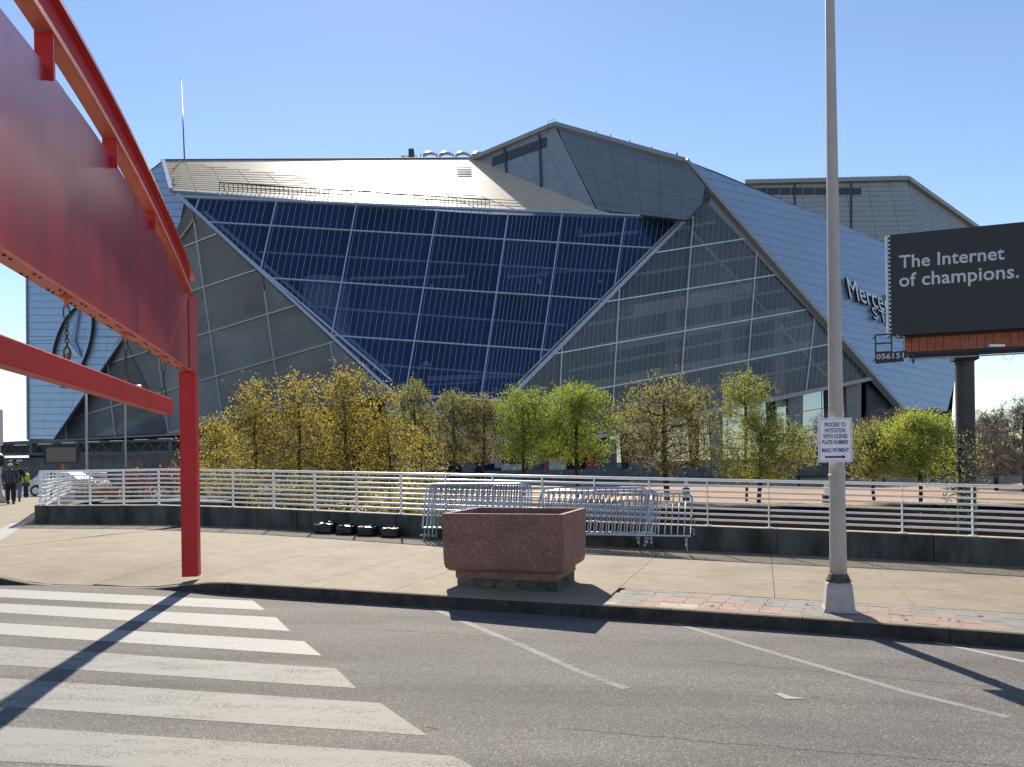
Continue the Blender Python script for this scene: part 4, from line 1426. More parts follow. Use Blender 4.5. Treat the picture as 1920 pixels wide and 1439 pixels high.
# gutter walkway along the roof foot
FG = Facet(FC.hit(860, 380), V((0, -0.9, 0.35)))
mb = MB()
a, b = FR.hit(412, 357.5), FR.hit(918, 389)
n = 62
up = V((0, -0.2, 1)).normalized() * 2.0
for k in range(n + 1):
    p = a.lerp(b, k / n); mb.bar(p, p + up, 0.16, 0.16, V((0, -1, 0)))
mb.build('gutter_railing', M['seam'], stad)['kind'] = 'stuff'
for h in (0.5, 1.0):
    mb = MB(); mb.bar(a + up * h, b + up * h, 0.3 if h == 1 else .14, 0.2, V((0, -1, 0)))
    mb.build('railing_bar', M['seam'], stad)
mb = MB(); mb.prism([FR.hit(318, 356), FR.hit(412, 357), FR.hit(412, 367), FC.hit(412, 371) + V((0, -.4, 0)), FC.hit(338, 369) + V((0, -.4, 0))], V((0, 0.5, 0)))
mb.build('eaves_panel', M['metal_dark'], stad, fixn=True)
# eaves strip between roof foot and glass
mb = MB()
ee = [FR.hit(318, 356.5), FR.hit(918, 392), FR.hit(1287, 412)]
gg = [FC.hit(338, 371), FC.hit(918, 402), FC.hit(1287, 414)]
for i in range(2):
    mb.add([ee[i], ee[i + 1], gg[i + 1], gg[i]], [(0, 1, 2, 3)])
mb.build('eaves', M['metal_grey'], stad, fixn=True)

# --- blue glass wall
CG = [(338, 369), (1308, 396), (975, 727), (740, 742)]
CGB = [(338, 369), (1310, 395), (975, 727), (850, 893), (880, 893), (738, 740)]
cg_clip = [(338, 370), (1306, 396), (850, 848), (820, 820)]
# the glass runs on down behind the trees in a V
cg_clip = [(338, 370), (1306, 395), (962, 741), (905, 800), (800, 800), (732, 741)]
vx = [[(372, 370), (372, 371)],]
Vv = [((370, 371), (402, 418)), ]
verts = [(520, 372, 486, 520), (669, 380, 618, 650), (820, 390, 764, 715), (953, 398, 901, 745), (1053, 403, 1000, 760), (1171, 410, 1128, 690), (1300, 415, 1262, 640)]
hors = [((338, 371), (1310, 411)), ((360, 416), (1300, 471)), ((450, 519), (1240, 570)), ((560, 626), (1120, 664)), ((650, 733), (1060, 760)), ((700, 800), (1000, 815))]
def xof(l, y): return l[0] + (l[2] - l[0]) * (y - l[1]) / (l[3] - l[1])
def yof(h, x): return h[0][1] + (h[1][1] - h[0][1]) * (x - h[0][0]) / (h[1][0] - h[0][0])
def isect(h, l):
    x, y = l[0], l[1]
    for _ in range(12):
        y = yof(h, x); x = xof(l, y)
    return (x, y)
def glass_cells(vs, hs, clip):
    out = []
    for hi in range(len(hs) - 1):
        for vi in range(len(vs) - 1):
            c = [isect(hs[hi], vs[vi]), isect(hs[hi], vs[vi + 1]), isect(hs[hi + 1], vs[vi + 1]), isect(hs[hi + 1], vs[vi])]
            c = clip_convex(c, clip)
            if len(c) >= 3 and abs(area2(c)) > 20: out.append(clean(c, 0.05))
    return out
def glaze(f, vs, hs, clip, gm, frame_m, mull_m, nm, tag_, wd=0.55, half=None):
    root = stad
    for c in glass_cells(vs, hs, clip):
        p2 = inset([f.to2(f.hit(*p)) for p in c], 0.12)
        if len(p2) < 3: continue
        mb = MB(); mb.add([f.to3(k, rnd.uniform(-.05, .05)) for k in p2], [list(range(len(p2)))])
        mb.build('glass_pane', gm, root)
    for l in vs[1:-1]:
        mb = MB(); f.line(mb, (l[0], l[1]), (l[2] + (l[2] - l[0]) * .5, l[3] + (l[3] - l[1]) * .5), wd * 0.9, 0.7, clip, 0.12)
        if mb.f: mb.build('main_mullion', frame_m, root)
    for h in hs[1:-1]:
        mb = MB(); f.line(mb, (h[0][0] - 300, yof(h, h[0][0] - 300)), (h[1][0] + 300, yof(h, h[1][0] + 300)), wd, 0.6, clip, 0.1)
        if mb.f: mb.build('transom', frame_m, root)
    mb = MB()
    for a, b in zip(vs[:-1], vs[1:]):
        for k in range(1, nm):
            t = k / nm
            l = [a[i] + (b[i] - a[i]) * t for i in range(4)]
            f.line(mb, (l[0], l[1] - 40), (l[0] + (l[2] - l[0]) * 2.5, l[1] + (l[3] - l[1]) * 2.5), 0.10, 0.13, clip, 0.12)
    if nm > 1: mb.build('thin_mullion', mull_m, root)['kind'] = 'stuff'
vl = [(375, 371, 330, 505)] + verts + [(1420, 420, 1390, 600)]
vl0 = [(240, 371, 190, 520)] + vl
glaze(FC, vl0, hors, cg_clip, M['glass_blue'], M['frame'], M['mullion'], 13, 'blue', 0.36)
# edge tubes of the V
mb = MB(); FC.line(mb, (334, 368), (742, 745), 0.8, 1.0, None, 0.5); mb.build('edge_beam', M['frame'], stad)
mb = MB(); FC.line(mb, (388, 420), (735, 716), 0.5, 0.7, None, 0.3); mb.build('edge_beam', M['frame'], stad)
mb = MB(); FC.line(mb, (1331, 367), (958, 745), 1.0, 1.0, None, 0.6); mb.build('edge_beam', M['frame'], stad)
mb = MB(); FC.line(mb, (1322, 367), (950, 742), 0.5, 1.0, None, 0.8); mb.build('edge_beam', M['fascia'], stad)
mb = MB(); FC.line(mb, (338, 371), (1300, 411), 0.6, 0.8, None, 0.25); mb.build('head_beam', M['frame'], stad)

# --- right smoked glass
rg_clip = [(1330, 372), (1640, 706), (1430, 750), (1140, 812), (930, 812), (962, 741)]
rgv = [(1060, 480, 1050, 700), (1164, 470, 1151, 700), (1298, 407, 1278, 680), (1418, 467, 1401, 680), (1527, 590, 1512, 715), (1640, 600, 1625, 715)]
rgh = [((1237, 385), (1397, 360)), ((1237, 473), (1397, 448)), ((1157, 563), (1453, 516)), ((1050, 662), (1500, 583)), ((1093, 735), (1548, 647)), ((1120, 812), (1640, 706))]
rgv0 = [(900, 480, 890, 700)] + rgv + [(1760, 600, 1745, 715)]
glaze(FRG, rgv0, rgh + [((1120, 890), (1640, 784))], rg_clip, M['glass_grey'], M['frame'], M['mullion'], 12, 'right', 0.34)
mb = MB(); FRG.line(mb, (1100, 822), (1640, 708), 1.3, 1.6, None, 0.5); mb.build('sill_beam', M['fascia'], stad)

# --- left smoked glass
lg_clips = ([(352, 388), (735, 742), (317, 813), (232, 632)], [(232, 632), (317, 813), (100, 823)])
lgv = [(200, 660, 217, 813), (290, 600, 318, 815), (366, 417, 420, 795), (497, 545, 530, 780), (620, 640, 640, 760), (760, 640, 780, 760)]
lgh = [((300, 460), (400, 442)), ((335, 467), (405, 440)), ((310, 563), (463, 512)), ((235, 672), (532, 580)), ((165, 776), (603, 648)), ((128, 785 + 85), (720, 690)), ((128, 960), (720, 790))]
lgv0 = [(0, 660, 15, 813), (110, 660, 125, 813)] + lgv
for lg_clip in lg_clips: glaze(FLG, lgv0, [((200, 390), (400, 300))] + lgh[1:], lg_clip, M['glass_left'], M['frame'], M['mullion'], 1, 'left', 0.34)
mb = MB(); FLG.line(mb, (233, 630), (100, 823), 0.7, 0.9, None, 0.4); mb.build('edge_beam', M['fascia'], stad)
mb = MB(); FLG.line(mb, (366, 412), (330, 462), 0.5, 0.6, None, 0.3); mb.build('edge_beam', M['fascia'], stad)
mb = MB(); FLG.line(mb, (317, 815), (600, 742), 0.8, 1.0, None, 0.4); mb.build('sill_beam', M['fascia'], stad)

# --- metal petals clad in separate panels
rp_poly = [(1284, 299), (1345, 322), (1400, 345), (1570, 418), (1668, 458), (1805, 520), (1803, 665), (1776, 772), (1690, 768), (1334, 364)]
def petal(name, f, poly, m, back=0.5):
    mb = MB(); mb.prism(f.poly(poly, -0.25), -f.n * back)
    return mb.build(name, M['seam'], stad, fixn=True)
o = petal('right_petal', FRP, rp_poly, M['seam']); o.name = 'petal'
q = [(1180, 300), (1640, 420), (1940, 870), (1480, 750)]
# courses of cladding
q = [(1284, 250), (1560, 332), (2060, 800), (1690, 790)]
cells_clip = rp_poly
# split the outline into convex pieces
conv = [[(1284, 299), (1400, 345), (1570, 418), (1668, 458), (1805, 520), (1803, 665), (1776, 772), (1690, 768), (1334, 364)]]
panels(FRP, [(1215, 282), (1840, 420), (2090, 900), (1500, 770)], lin(9), lin(30), conv[0], 0.045, 0.2, 'cladding_panel', M['metal_blue'], o)
# fascia edge along the right glass
def edge_beam(P, name, m, wd, dp, nrm):
    for a, b in zip(P[:-1], P[1:]):
        mb = MB(); mb.bar(a, b, wd, dp, nrm); mb.build(name, m, stad)
e1, e2, e3 = FRP.hit(1283, 303), FRP.hit(1333, 363), FRP.hit(1692, 770)
edge_beam([e1, e2, e3], 'fascia', M['fascia'], 1.6, 2.2, FRP.n)
# dark soffit between fascia and smoked glass
mb = MB(); mb.add([e2, e3, FRG.hit(1640, 712), FRG.hit(1330, 385)], [(0, 1, 2, 3)])
mb.build('soffit', M['metal_dark'], stad, fixn=True)
# right end of the petal: pale edge and return face
mb = MB(); mb.add([FRP.hit(1805, 520), FRP.hit(1803, 665), FRP.hit(1776, 772), FRP.hit(1776, 772) + V((3, 9, 0)), FRP.hit(1803, 665) + V((3.5, 9, 0)), FRP.hit(1805, 520) + V((3.5, 9, 0))], [(0, 1, 4, 5), (1, 2, 3, 4)])
mb.build('petal_return', M['fascia'], stad, fixn=True)
# letters on the right petal
la_, lb_ = FRP.hit(1586, 560), FRP.hit(1668, 592)
exl = (lb_ - la_).normalized()
eyl = FRP.n.cross(exl).normalized()
if eyl.z < 0: eyl = -eyl
upv = (FRP.hit(1586, 527) - FRP.hit(1592, 561))
upl = upv.normalized()
LM = frame_mtx(la_ + FRP.n * 0.8, exl, eyl)
me_len = (lb_ - la_).length
h_cap = (FRP.hit(1586, 525) - la_).length
put_text('lettering', 'Mercedes-Benz', LM, M['letter'], stad, h_cap * 1.38, 0.45, 0.0, 0.44 * me_len / (h_cap * 1.9), side=M['letter_side'])
lc, ld = FRP.hit(1632, 599), FRP.hit(1668, 613)
LM2 = frame_mtx(lc + FRP.n * 0.8, (ld - lc), eyl)
h2 = (FRP.hit(1632, 579) - lc).length
put_text('lettering', 'STADIUM', LM2, M['letter'], stad, h2 * 1.38, 0.4, 0.0, 0.6 * (ld - lc).length / (h2 * 1.4), spacing=1.3, side=M['letter_side'])

# --- left petal with the round emblem
lp_poly = [(303, 302), (318, 358), (352, 388), (232, 632), (100, 824), (53, 824), (50, 520), (285, 345)]
lp_poly = [(303, 302), (352, 388), (232, 632), (100, 824), (53, 824), (50, 500)]
o = petal('petal', FLP, lp_poly, M['seam'])
conv = [[(303, 302), (352, 388), (232, 632), (50, 640), (50, 500)], [(232, 632), (100, 824), (53, 824), (50, 640)]]
for c in conv:
    panels(FLP, [(20, 300), (360, 300), (260, 830), (-60, 830)], lin(7), lin(40), c, 0.06, 0.2, 'cladding_panel', M['metal_blue'], o)
edge_beam([FLP.hit(51, 500), FLP.hit(53, 824)], 'petal_edge', M['fascia'], 0.8, 0.8, FLP.n)
ec = FLP.hit(137, 647)
er = (FLP.hit(100, 660) - FLP.hit(174, 632)).length / 2
er = min(max(er, 6), 14)
emb_par = o
def emblem():
    ring = MB(); n = 48
    R1, R2 = er, er * 0.9
    def pt(a, r, h): return ec + (FLP.e1 * math.cos(a) + FLP.e2 * math.sin(a)) * r + FLP.n * h
    for k in range(n):
        a = 2 * math.pi * k / n
        for r_, h in ((R1, 0.02), (R1, 1.0), (R2, 1.0), (R2, 0.02)): ring.v.append(pt(a, r_, h))
    for k in range(n):
        for j in range(4):
            ring.f.append([k * 4 + j, ((k + 1) % n) * 4 + j, ((k + 1) % n) * 4 + (j + 1) % 4, k * 4 + (j + 1) % 4])
    ob = ring.build('emblem_ring', M['metal_blue'], stad, fixn=True)
    ob.data.materials.append(M['letter_side'])
    for p in ob.data.polygons:
        if abs(p.normal.dot(FLP.n)) < 0.7: p.material_index = 1
    for k in range(3):
        a = math.pi / 2 + k * 2 * math.pi / 3
        st = MB()
        tip = pt(a, R2 * 1.0, 0.5); c0 = ec + FLP.n * 1.3
        l = pt(a + math.pi / 3, er * 0.15, 0.5); r_ = pt(a - math.pi / 3, er * 0.15, 0.5)
        dn = -FLP.n * 0.45
        st.add([c0, l, tip, r_, l + dn, tip + dn, r_ + dn, ec + FLP.n * .05], [(0, 1, 2), (0, 2, 3), (1, 4, 5, 2), (2, 5, 6, 3), (4, 7, 6, 5), (0, 3, 6, 7), (0, 7, 4, 1)])
        ob = st.build('emblem_ray', M['metal_blue'], stad, fixn=True)
emblem()

# --- upper dark petal
ud = [pP, FRP.hit(1283, 301), FRP.hit(1333, 364), FC.hit(1290, 412), FR.hit(1285, 411), pD]
fud = Facet.of(pP, FRP.hit(1283, 303), pD)
qd = [(1040, 236), (1285, 302), (1333, 364), (1287, 413), (1120, 393)]
o = petal('petal', fud, qd, M['seam'])
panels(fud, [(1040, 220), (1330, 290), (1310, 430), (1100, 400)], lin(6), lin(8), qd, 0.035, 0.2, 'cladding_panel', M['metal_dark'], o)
ql = [(888, 299), (1040, 236), (1118, 393)]
o = petal('petal', FUL, ql, M['seam'])
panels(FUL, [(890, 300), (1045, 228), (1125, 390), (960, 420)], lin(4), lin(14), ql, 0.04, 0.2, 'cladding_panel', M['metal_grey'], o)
mb = MB()
for k in range(12):
    a, b = lerp2((923, 296), (1026, 257), k / 12), lerp2((923, 296), (1026, 257), (k + .9) / 12)
    c, d = lerp2((923, 313), (1027, 275), (k + .9) / 12), lerp2((923, 313), (1027, 275), k / 12)
    mb = MB(); mb.prism(FUL.poly([a, b, c, d], 0.12), -FUL.n * 0.1); mb.build('louvre', M['seam'], stad, fixn=True)
for a, b in (((947, 281), (951, 331)), ((1012, 254), (1016, 355))):
    mb = MB(); FUL.line(mb, a, b, 0.55, 0.5, None, 0.4); mb.build('downpipe', M['seam'], stad)
edge_beam([pB + V((-2.5, 0, -1)), pP + V((0, 0, 0.3)), e1], 'fascia', M['fascia'], 1.5, 1.6, V((0, -1, .2)))
mb = MB()
for x, y in ((1118, 254), (1145, 262), (1181, 273), (1222, 285), (1268, 298), (1270, 297)):
    mb = MB(); p = fud.hit(x, y); mb.bar(p, p + V((0, 0, 1.6)), 0.25, 0.25, V((0, 1, 0))); mb.build('roof_stub', M['seam'], stad)
mb = MB(); p = pP + V((-1, 0, .5)); mb.tube([p + V((-1.2, 0, -3)), p + V((-1.2, 0, 1)), p + V((1.2, 0, 1.6)), p + V((1.2, 0, 0))], 0.09, 5)
mb.build('roof_ladder', M['seam'], stad)

# --- upper tier at the far right
FU = Facet(sat(1600, 400, 250), V((-0.1, -1, 0.12)))
qu = [(1395, 345), (1700, 338), (1735, 470), (1400, 470)]
o = petal('upper_block', FU, qu, M['seam'])
panels(FU, [(1380, 336), (1705, 330), (1740, 480), (1380, 480)], lin(8), lin(16), qu, 0.06, 0.2, 'cladding_panel', M['metal_grey'], o)
FU2 = Facet.of(FU.hit(1700, 338), FU.hit(1735, 470), sat(1835, 432, 268))
qu2 = [(1700, 338), (1835, 432), (1840, 520), (1735, 470)]
o = petal('upper_block', FU2, qu2, M['seam'])
panels(FU2, [(1700, 325), (1850, 425), (1850, 530), (1725, 480)], lin(4), lin(14), qu2, 0.06, 0.2, 'cladding_panel', M['metal_grey'], o)
mb = MB()
for k in range(9):
    x0 = 1418 + k * 22
    mb.prism(FU.poly([(x0, 353), (x0 + 20.5, 352.4), (x0 + 20.5, 365.5), (x0, 366)], 0.15), -FU.n * 0.1); mb.build('louvre', M['seam'], stad, fixn=True); mb = MB()
for x in (1490, 1596):
    mb = MB(); FU.line(mb, (x, 342), (x, 440), 0.6, 0.5, None, 0.4); mb.build('downpipe', M['seam'], stad)
edge_beam([FU.hit(1395, 344) + V((0, -1, 0)), FU.hit(1700, 337) + V((0, -1, 0)), FU2.hit(1840, 436) + V((0, -1, 0))], 'fascia', M['fascia'], 1.9, 1.6, V((0, -1, .2)))
mb = MB(); mb.prism(FU.poly([(1400, 341), (1474, 339), (1474, 345), (1400, 346)], 0), V((0, 3, 0))); mb.build('parapet', M['fascia'], stad, fixn=True)
mb = MB()
for x, y in ((1598, 337), (1608, 336), (1686, 334)):
    mb = MB(); p = FU.hit(x, y); mb.tube([p, p + V((0, 0, 1.6))], 0.12, 5); mb.build('roof_stub', M['seam'], stad)

# --- translucent roof cushions glinting behind the roof edge
M['cushion'] = mat('etfe_cushion', (0.5, 0.54, 0.6), 0.16, metal=0.2, spec=0.7)
for k in range(6):
    c0 = sat(752 + k * 31 + (6 if k else 0), 300, 232)
    mb = MB(); n = 10
    for i in range(n + 1):
        for j in range(n + 1):
            u, v_ = i / n, j / n
            z = math.sin(math.pi * u) ** 0.7 * 1.0 + 2.1 * math.sin(math.pi * v_ * 0.62 + .02) if k else 1.4 * math.sin(math.pi * u) ** .8 * math.sin(math.pi * v_ * .6)
            mb.v.append(c0 + V((u * 4.7, v_ * 7, z + 1.3)) * KS)
    for i in range(n):
        for j in range(n):
            a = i * (n + 1) + j
            mb.f.append([a, a + n + 1, a + n + 2, a + 1])
    mb.build('roof_cushion', M['cushion'], stad, smooth=True, fixn=True)
    if k:
        mb = MB(); mb.bar(c0 + V((-.1, 0, -1.5)), c0 + V((-.1, 0.4, 2.5)), 0.3, 0.3, V((0, -1, 0))); mb.build('cushion_rib', M['fascia'], stad)
mb = MB(); c0 = sat(766, 300, 230); mb.prism([c0 + V((0, 0, -2)), c0 + V((2.1, 0, -2)), c0 + V((2.0, 0, 4.5)), c0 + V((0, 0, 4.4))], V((0, 3, 0)))
mb.build('roof_vent', M['seam'], stad, fixn=True)

# --- body behind the faces: closes the bowl so that daylight only enters by the glass
mb = MB()
front = [FLP.hit(53, 500), FR.hit(303, 303), FR.hit(888, 300), pP + V((0, .5, -.6)), FRP.hit(1284, 304), FRP.hit(1400, 348), FRP.hit(1668, 461), FRP.hit(1804, 523)]
DEEP = 460
for p in front:
    mb.v += [p, V((p.x * 1.02, DEEP, p.z - 8)), V((p.x * 1.02, DEEP, LOW - 0.5))]
for i in range(len(front) - 1):
    a = i * 3
    mb.f += [[a, a + 3, a + 4, a + 1], [a + 1, a + 4, a + 5, a + 2]]
# sides
l0 = FLP.hit(53, 824); l0.z = LOW - .5
mb.v += [FLP.hit(53, 500), V((FLP.hit(53, 500).x * 1.02, DEEP, LOW - .5)), l0]
k = len(mb.v); mb.f += [[0, 1, 2, k - 1]]
r0 = FRP.hit(1776, 772); r0.z = LOW - .5
mb.v += [r0]
a = (len(front) - 1) * 3
mb.f += [[a, len(mb.v) - 1, a + 2, a + 1]]
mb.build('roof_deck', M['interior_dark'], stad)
# floor and concourses inside
mb = MB(); mb.box((0, 325, LOW + 0.35), (340, 250, 0.6)); mb.build('concourse_floor', M['interior'], stad)
def slab_line(f, p, q, back, th, dep, m, name):
    sg = clip_seg(p, q, cg_clip if f is FC else rg_clip if f is FRG else [(232, 600), (352, 388), (735, 742), (317, 813), (100, 823)])
    if not sg: return
    p, q = lerp2(sg[0], sg[1], .02), lerp2(sg[0], sg[1], .96)
    a, b = f.hit(*p), f.hit(*q)
    d = -f.n; d.z = 0; d.normalize()
    mb = MB(); mb.prism([a + d * back, b + d * back, b + d * back + V((0, 0, th)), a + d * back + V((0, 0, th))], d * dep)
    return mb.build(name, m, stad, fixn=True)
for p, q in (((470, 472), (1190, 512)), ((560, 574), (1080, 612)), ((640, 680), (1000, 706))):
    slab_line(FC, p, q, 0.9, 0.5, 0.5, M['interior_white'], 'interior_beam')
for p, q in (((1230, 440), (1350, 416)), ((1190, 518), (1450, 477)), ((1100, 612), (1500, 541)), ((1060, 700), (1560, 603)), ((1110, 775), (1600, 672))):
    slab_line(FRG, p, q, 0.9, 0.8, 0.5, M['interior_white'], 'interior_beam')
for p, q in (((1150, 660), (1520, 585)), ((1120, 735), (1560, 650)), ((1200, 590), (1450, 540))):
    slab_line(FRG, p, q, 4.0, 3.2, 9, M['interior_white'], 'concourse_slab')
for p, q in (((300, 600), (480, 560)), ((250, 690), (560, 610)), ((190, 775), (640, 670))):
    slab_line(FLG, p, q, 3.0, 3.4, 9, M['interior_white'], 'concourse_slab')
mb = MB()
for p, q in (((380, 395), (728, 700)),):
    a, b = FC.hit(*p) + V((0, .9, 0)), FC.hit(*q) + V((0, .9, 0)); mb.bar(a, b, 0.8, 0.5, FC.n)
mb.build('interior_truss', M['interior_white'], stad)
mb = MB()
for p, q in (((1290, 425), (1560, 715)),):
    a, b = FRG.hit(*p) + V((0, .8, 0)), FRG.hit(*q) + V((0, .8, 0)); mb.bar(a, b, 0.8, 0.5, FRG.n)
mb.build('interior_truss', M['interior_white'], stad)
for x, yt, yb in ((1270, 560, 800), (1375, 500, 780), (1475, 600, 760)):
    a = FRG.hit(x, yb) + V((0, 7, 0)); b = FRG.hit(x, yt) + V((0, 7, 0)); b.x = a.x; b.y = a.y
    mb = MB(); mb.bar(a, b, 3.2, 2.5, V((0, -1, 0))); mb.build('interior_pier', M['interior'], stad)
for x, yt, yb in ((380, 560, 800), (470, 600, 790), (300, 660, 815), (560, 650, 770)):
    a = FLG.hit(x, yb) - FLG.n * 5; b = FLG.hit(x + 6, yt) - FLG.n * 5
    mb = MB(); mb.bar(a, b, 2.6, 2.0, V((0, -1, 0))); mb.build('interior_pier', M['interior_white'], stad)
for p, q in (((380, 520), (640, 780)), ((250, 640), (420, 800))):
    a, b = FLG.hit(*p) - FLG.n * 1.5, FLG.hit(*q) - FLG.n * 1.5
    mb = MB(); mb.bar(a, b, 0.9, 0.6, FLG.n); mb.build('interior_truss', M['interior_white'], stad)
# pipes, drum, tent and ramps seen through the blue glass
for p, q, r_ in (((650, 516), (870, 512), 0.45), ((950, 513), (1030, 509), 0.4), ((1010, 505), (1165, 500), 0.3)):
    a, b = FC.hit(*p) + V((0, 4, 0)), FC.hit(*q) + V((0, 4, 0))
    mb = MB(); mb.tube([a, b], r_, 8); mb.build('interior_pipe', M['interior_white'], stad, smooth=True)
for k in range(3):
    mb = MB(); o_ = V((0, 2.5, 0)); s_ = k * 4
    mb.tube([FC.hit(1084 + s_, 423) + o_, FC.hit(1084 + s_, 438 - k * 2) + o_, FC.hit(1090 + s_, 440 - k * 2) + o_, FC.hit(1200, 433 - k * 2) + o_], 0.22, 6)
    mb.build('interior_pipe', M['interior_white'], stad, smooth=True)
a = FC.hit(588, 640) + V((0, 14, 0)); hdr = (FC.hit(588, 512) - FC.hit(588, 640)).z
mb = MB(); mb.lathe(a, [(6.2, -2), (6.2, hdr), (0.2, hdr + .5)], 28); mb.build('interior_drum', M['interior'], stad, smooth=False)
a = FC.hit(797, 684) + V((0, 3, 0))
mb = MB(); mb.add([a + V((-1.4, -1, 0)), a + V((1.4, -1, 0)), a + V((1.4, 1.6, 0)), a + V((-1.4, 1.6, 0)), a + V((0, 0, 1.6))], [(0, 1, 4), (1, 2, 4), (2, 3, 4), (3, 0, 4), (3, 2, 1, 0)])
mb.build('interior_canopy', M['interior_white'], stad)
for p, q, th in (((800, 712), (985, 706), 1.2), ((795, 722), (905, 716), .5)):
    slab_line(FC, p, q, 3.0, th, 1.5, M['interior'], 'interior_ramp')
for x, y in ((807, 531), (1013, 525), (1127, 523), (855, 727), (930, 728), (1010, 520)):
    a = FC.hit(x, y) + V((0, 3, 0)); mb = MB(); mb.box(a, (1.0, .5, .7)); mb.build('interior_lamp', M['interior_white'], stad)

# --- base storey
def ground_of(p): return V((p.x, p.y, LOW))
base_z = lambda p: V((p.x, p.y, LOW - .4))
for (pa, pb, nn) in (((100, 824), (317, 815), 6), ((317, 815), (600, 748), 7)):
    for k in range(nn):
        a, b = FLG.hit(*lerp2(pa, pb, k / nn)), FLG.hit(*lerp2(pa, pb, (k + .96) / nn))
        mb = MB(); bk = V((0, 4, 0))
        mb.prism([a + bk, b + bk, base_z(b) + bk, base_z(a) + bk], V((0, .4, 0))); mb.build('base_panel', M['dark_conc'], stad, fixn=True)
# lobby glazing under the smoked glass, set back
def lobby(f, pa, pb, nn, back, m, rows=3):
    for k in range(nn):
        a, b = f.hit(*lerp2(pa, pb, k / nn)) + V((0, back, 0)), f.hit(*lerp2(pa, pb, (k + .97) / nn)) + V((0, back, 0))
        for r_ in range(rows):
            t0, t1 = r_ / rows, (r_ + .97) / rows
            L = lambda p, t: V((p.x, p.y, LOW + (p.z - LOW) * t))
            mb = MB(); mb.add([L(a, t0), L(b, t0), L(b, t1), L(a, t1)], [(0, 1, 2, 3)])
            mb.build('lobby_pane', m, stad)
lobby(FRG, (1150, 812), (1650, 704), 11, 8, M['glass_clear'], 4)
lobby(FC, (720, 742), (980, 742), 7, 1.5, M['glass_blue'], 4)
for x, ytop, w_ in ((1494, 738, 5.0), (1603, 714, 5.4), (1345, 770, 4), (1215, 800, 4)):
    a = FRG.hit(x, ytop) + V((0, 2.5, 0))
    mb = MB()
    b = V((a.x + .3, a.y, LOW - .3))
    mb.add([a + V((-w_ / 2, -1.4, 0)), a + V((w_ / 2, -1.4, 0)), a + V((w_ / 2, 1.4, 0)), a + V((-w_ / 2, 1.4, 0)),
            b + V((-w_ * .36, -1, 0)), b + V((w_ * .36, -1, 0)), b + V((w_ * .36, 1, 0)), b + V((-w_ * .36, 1, 0))],
           [(0, 1, 2, 3), (7, 6, 5, 4), (0, 4, 5, 1), (1, 5, 6, 2), (2, 6, 7, 3), (3, 7, 4, 0)])
    mb.build('column', M['conc_col'], stad, fixn=True)
# dark wall under the right petal, the underside shade put into its colour
mb = MB(); a, b, c = FRG.hit(1632, 714) + V((0, 3, 0)), FRG.hit(1690, 770) + V((0, 2, 0)), FRG.hit(1780, 772) + V((0, 12, 0))
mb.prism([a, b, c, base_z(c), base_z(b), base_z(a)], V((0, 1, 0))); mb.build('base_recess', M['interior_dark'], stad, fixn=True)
# piers and banners at street level seen between the trunks
for x, col_, w_ in ((878, 'dark_conc', 2.2), (1003, 'dark_conc', 2.6), (1140, 'dark_conc', 3.0), (1190, 'dark_conc', 2.4)):
    a = V((ray(x, 880).x * 182, 182, LOW))
    mb = MB(); mb.box(a + V((0, 0, 4.5)), (w_ * 1.3, 2.6, 9)); mb.build('street_pier', M['dark_conc'], stad)
M['banner_red'] = mat('red_banner', (0.35, 0.03, 0.05), 0.6, var=0.1)
M['banner_white'] = mat('printed_white_banner', (0.6, 0.6, 0.6), 0.6, var=0.3, vscale=1.2, col2=(0.25, 0.24, 0.26))
for i, (x0, x1, y0, y1, m, lab) in enumerate(((1019, 1027, 858, 884, 'banner_red', 'narrow red banner between the two bright green trees'), (1029, 1062, 859, 886, 'banner_white', 'white printed banner right of the narrow red one'), (1098, 1124, 864, 882, 'banner_red', 'wide red banner right of the second bright green tree'), (940, 985, 871, 887, 'banner_white', 'white printed banner behind the first bright green tree'))):
    d_ = 134
    P = [sat(x0, y1, d_), sat(x1, y1, d_), sat(x1, y0, d_), sat(x0, y0, d_)]
    mb = MB(); mb.prism(P, V((0, .15, 0))); ob = tag(mb.build('banner', M[m], fixn=True), lab, 'banner', 'banners along the stadium foot')
# mast on the roof
mp_ = FR.hit(346, 300); mt = sat(340, 150, mp_.y)
ms = empty('roof_mast', mp_, 'thin tall mast standing on the left end of the stadium roof', 'mast')
mb = MB(); mb.tube([mp_ + V((0, 0, -.3)), mt], [0.22, 0.12], 8); mb.build('pole', M['truss'], ms, smooth=True)
mb = MB(); mb.tube([mt + V((-.4, 0, .7)), mt + V((-.35, 0, -.1)), mt + V((0, 0, -.2)), mt + V((.1, 0, .35))], 0.06, 5); mb.build('arm', M['truss'], ms)

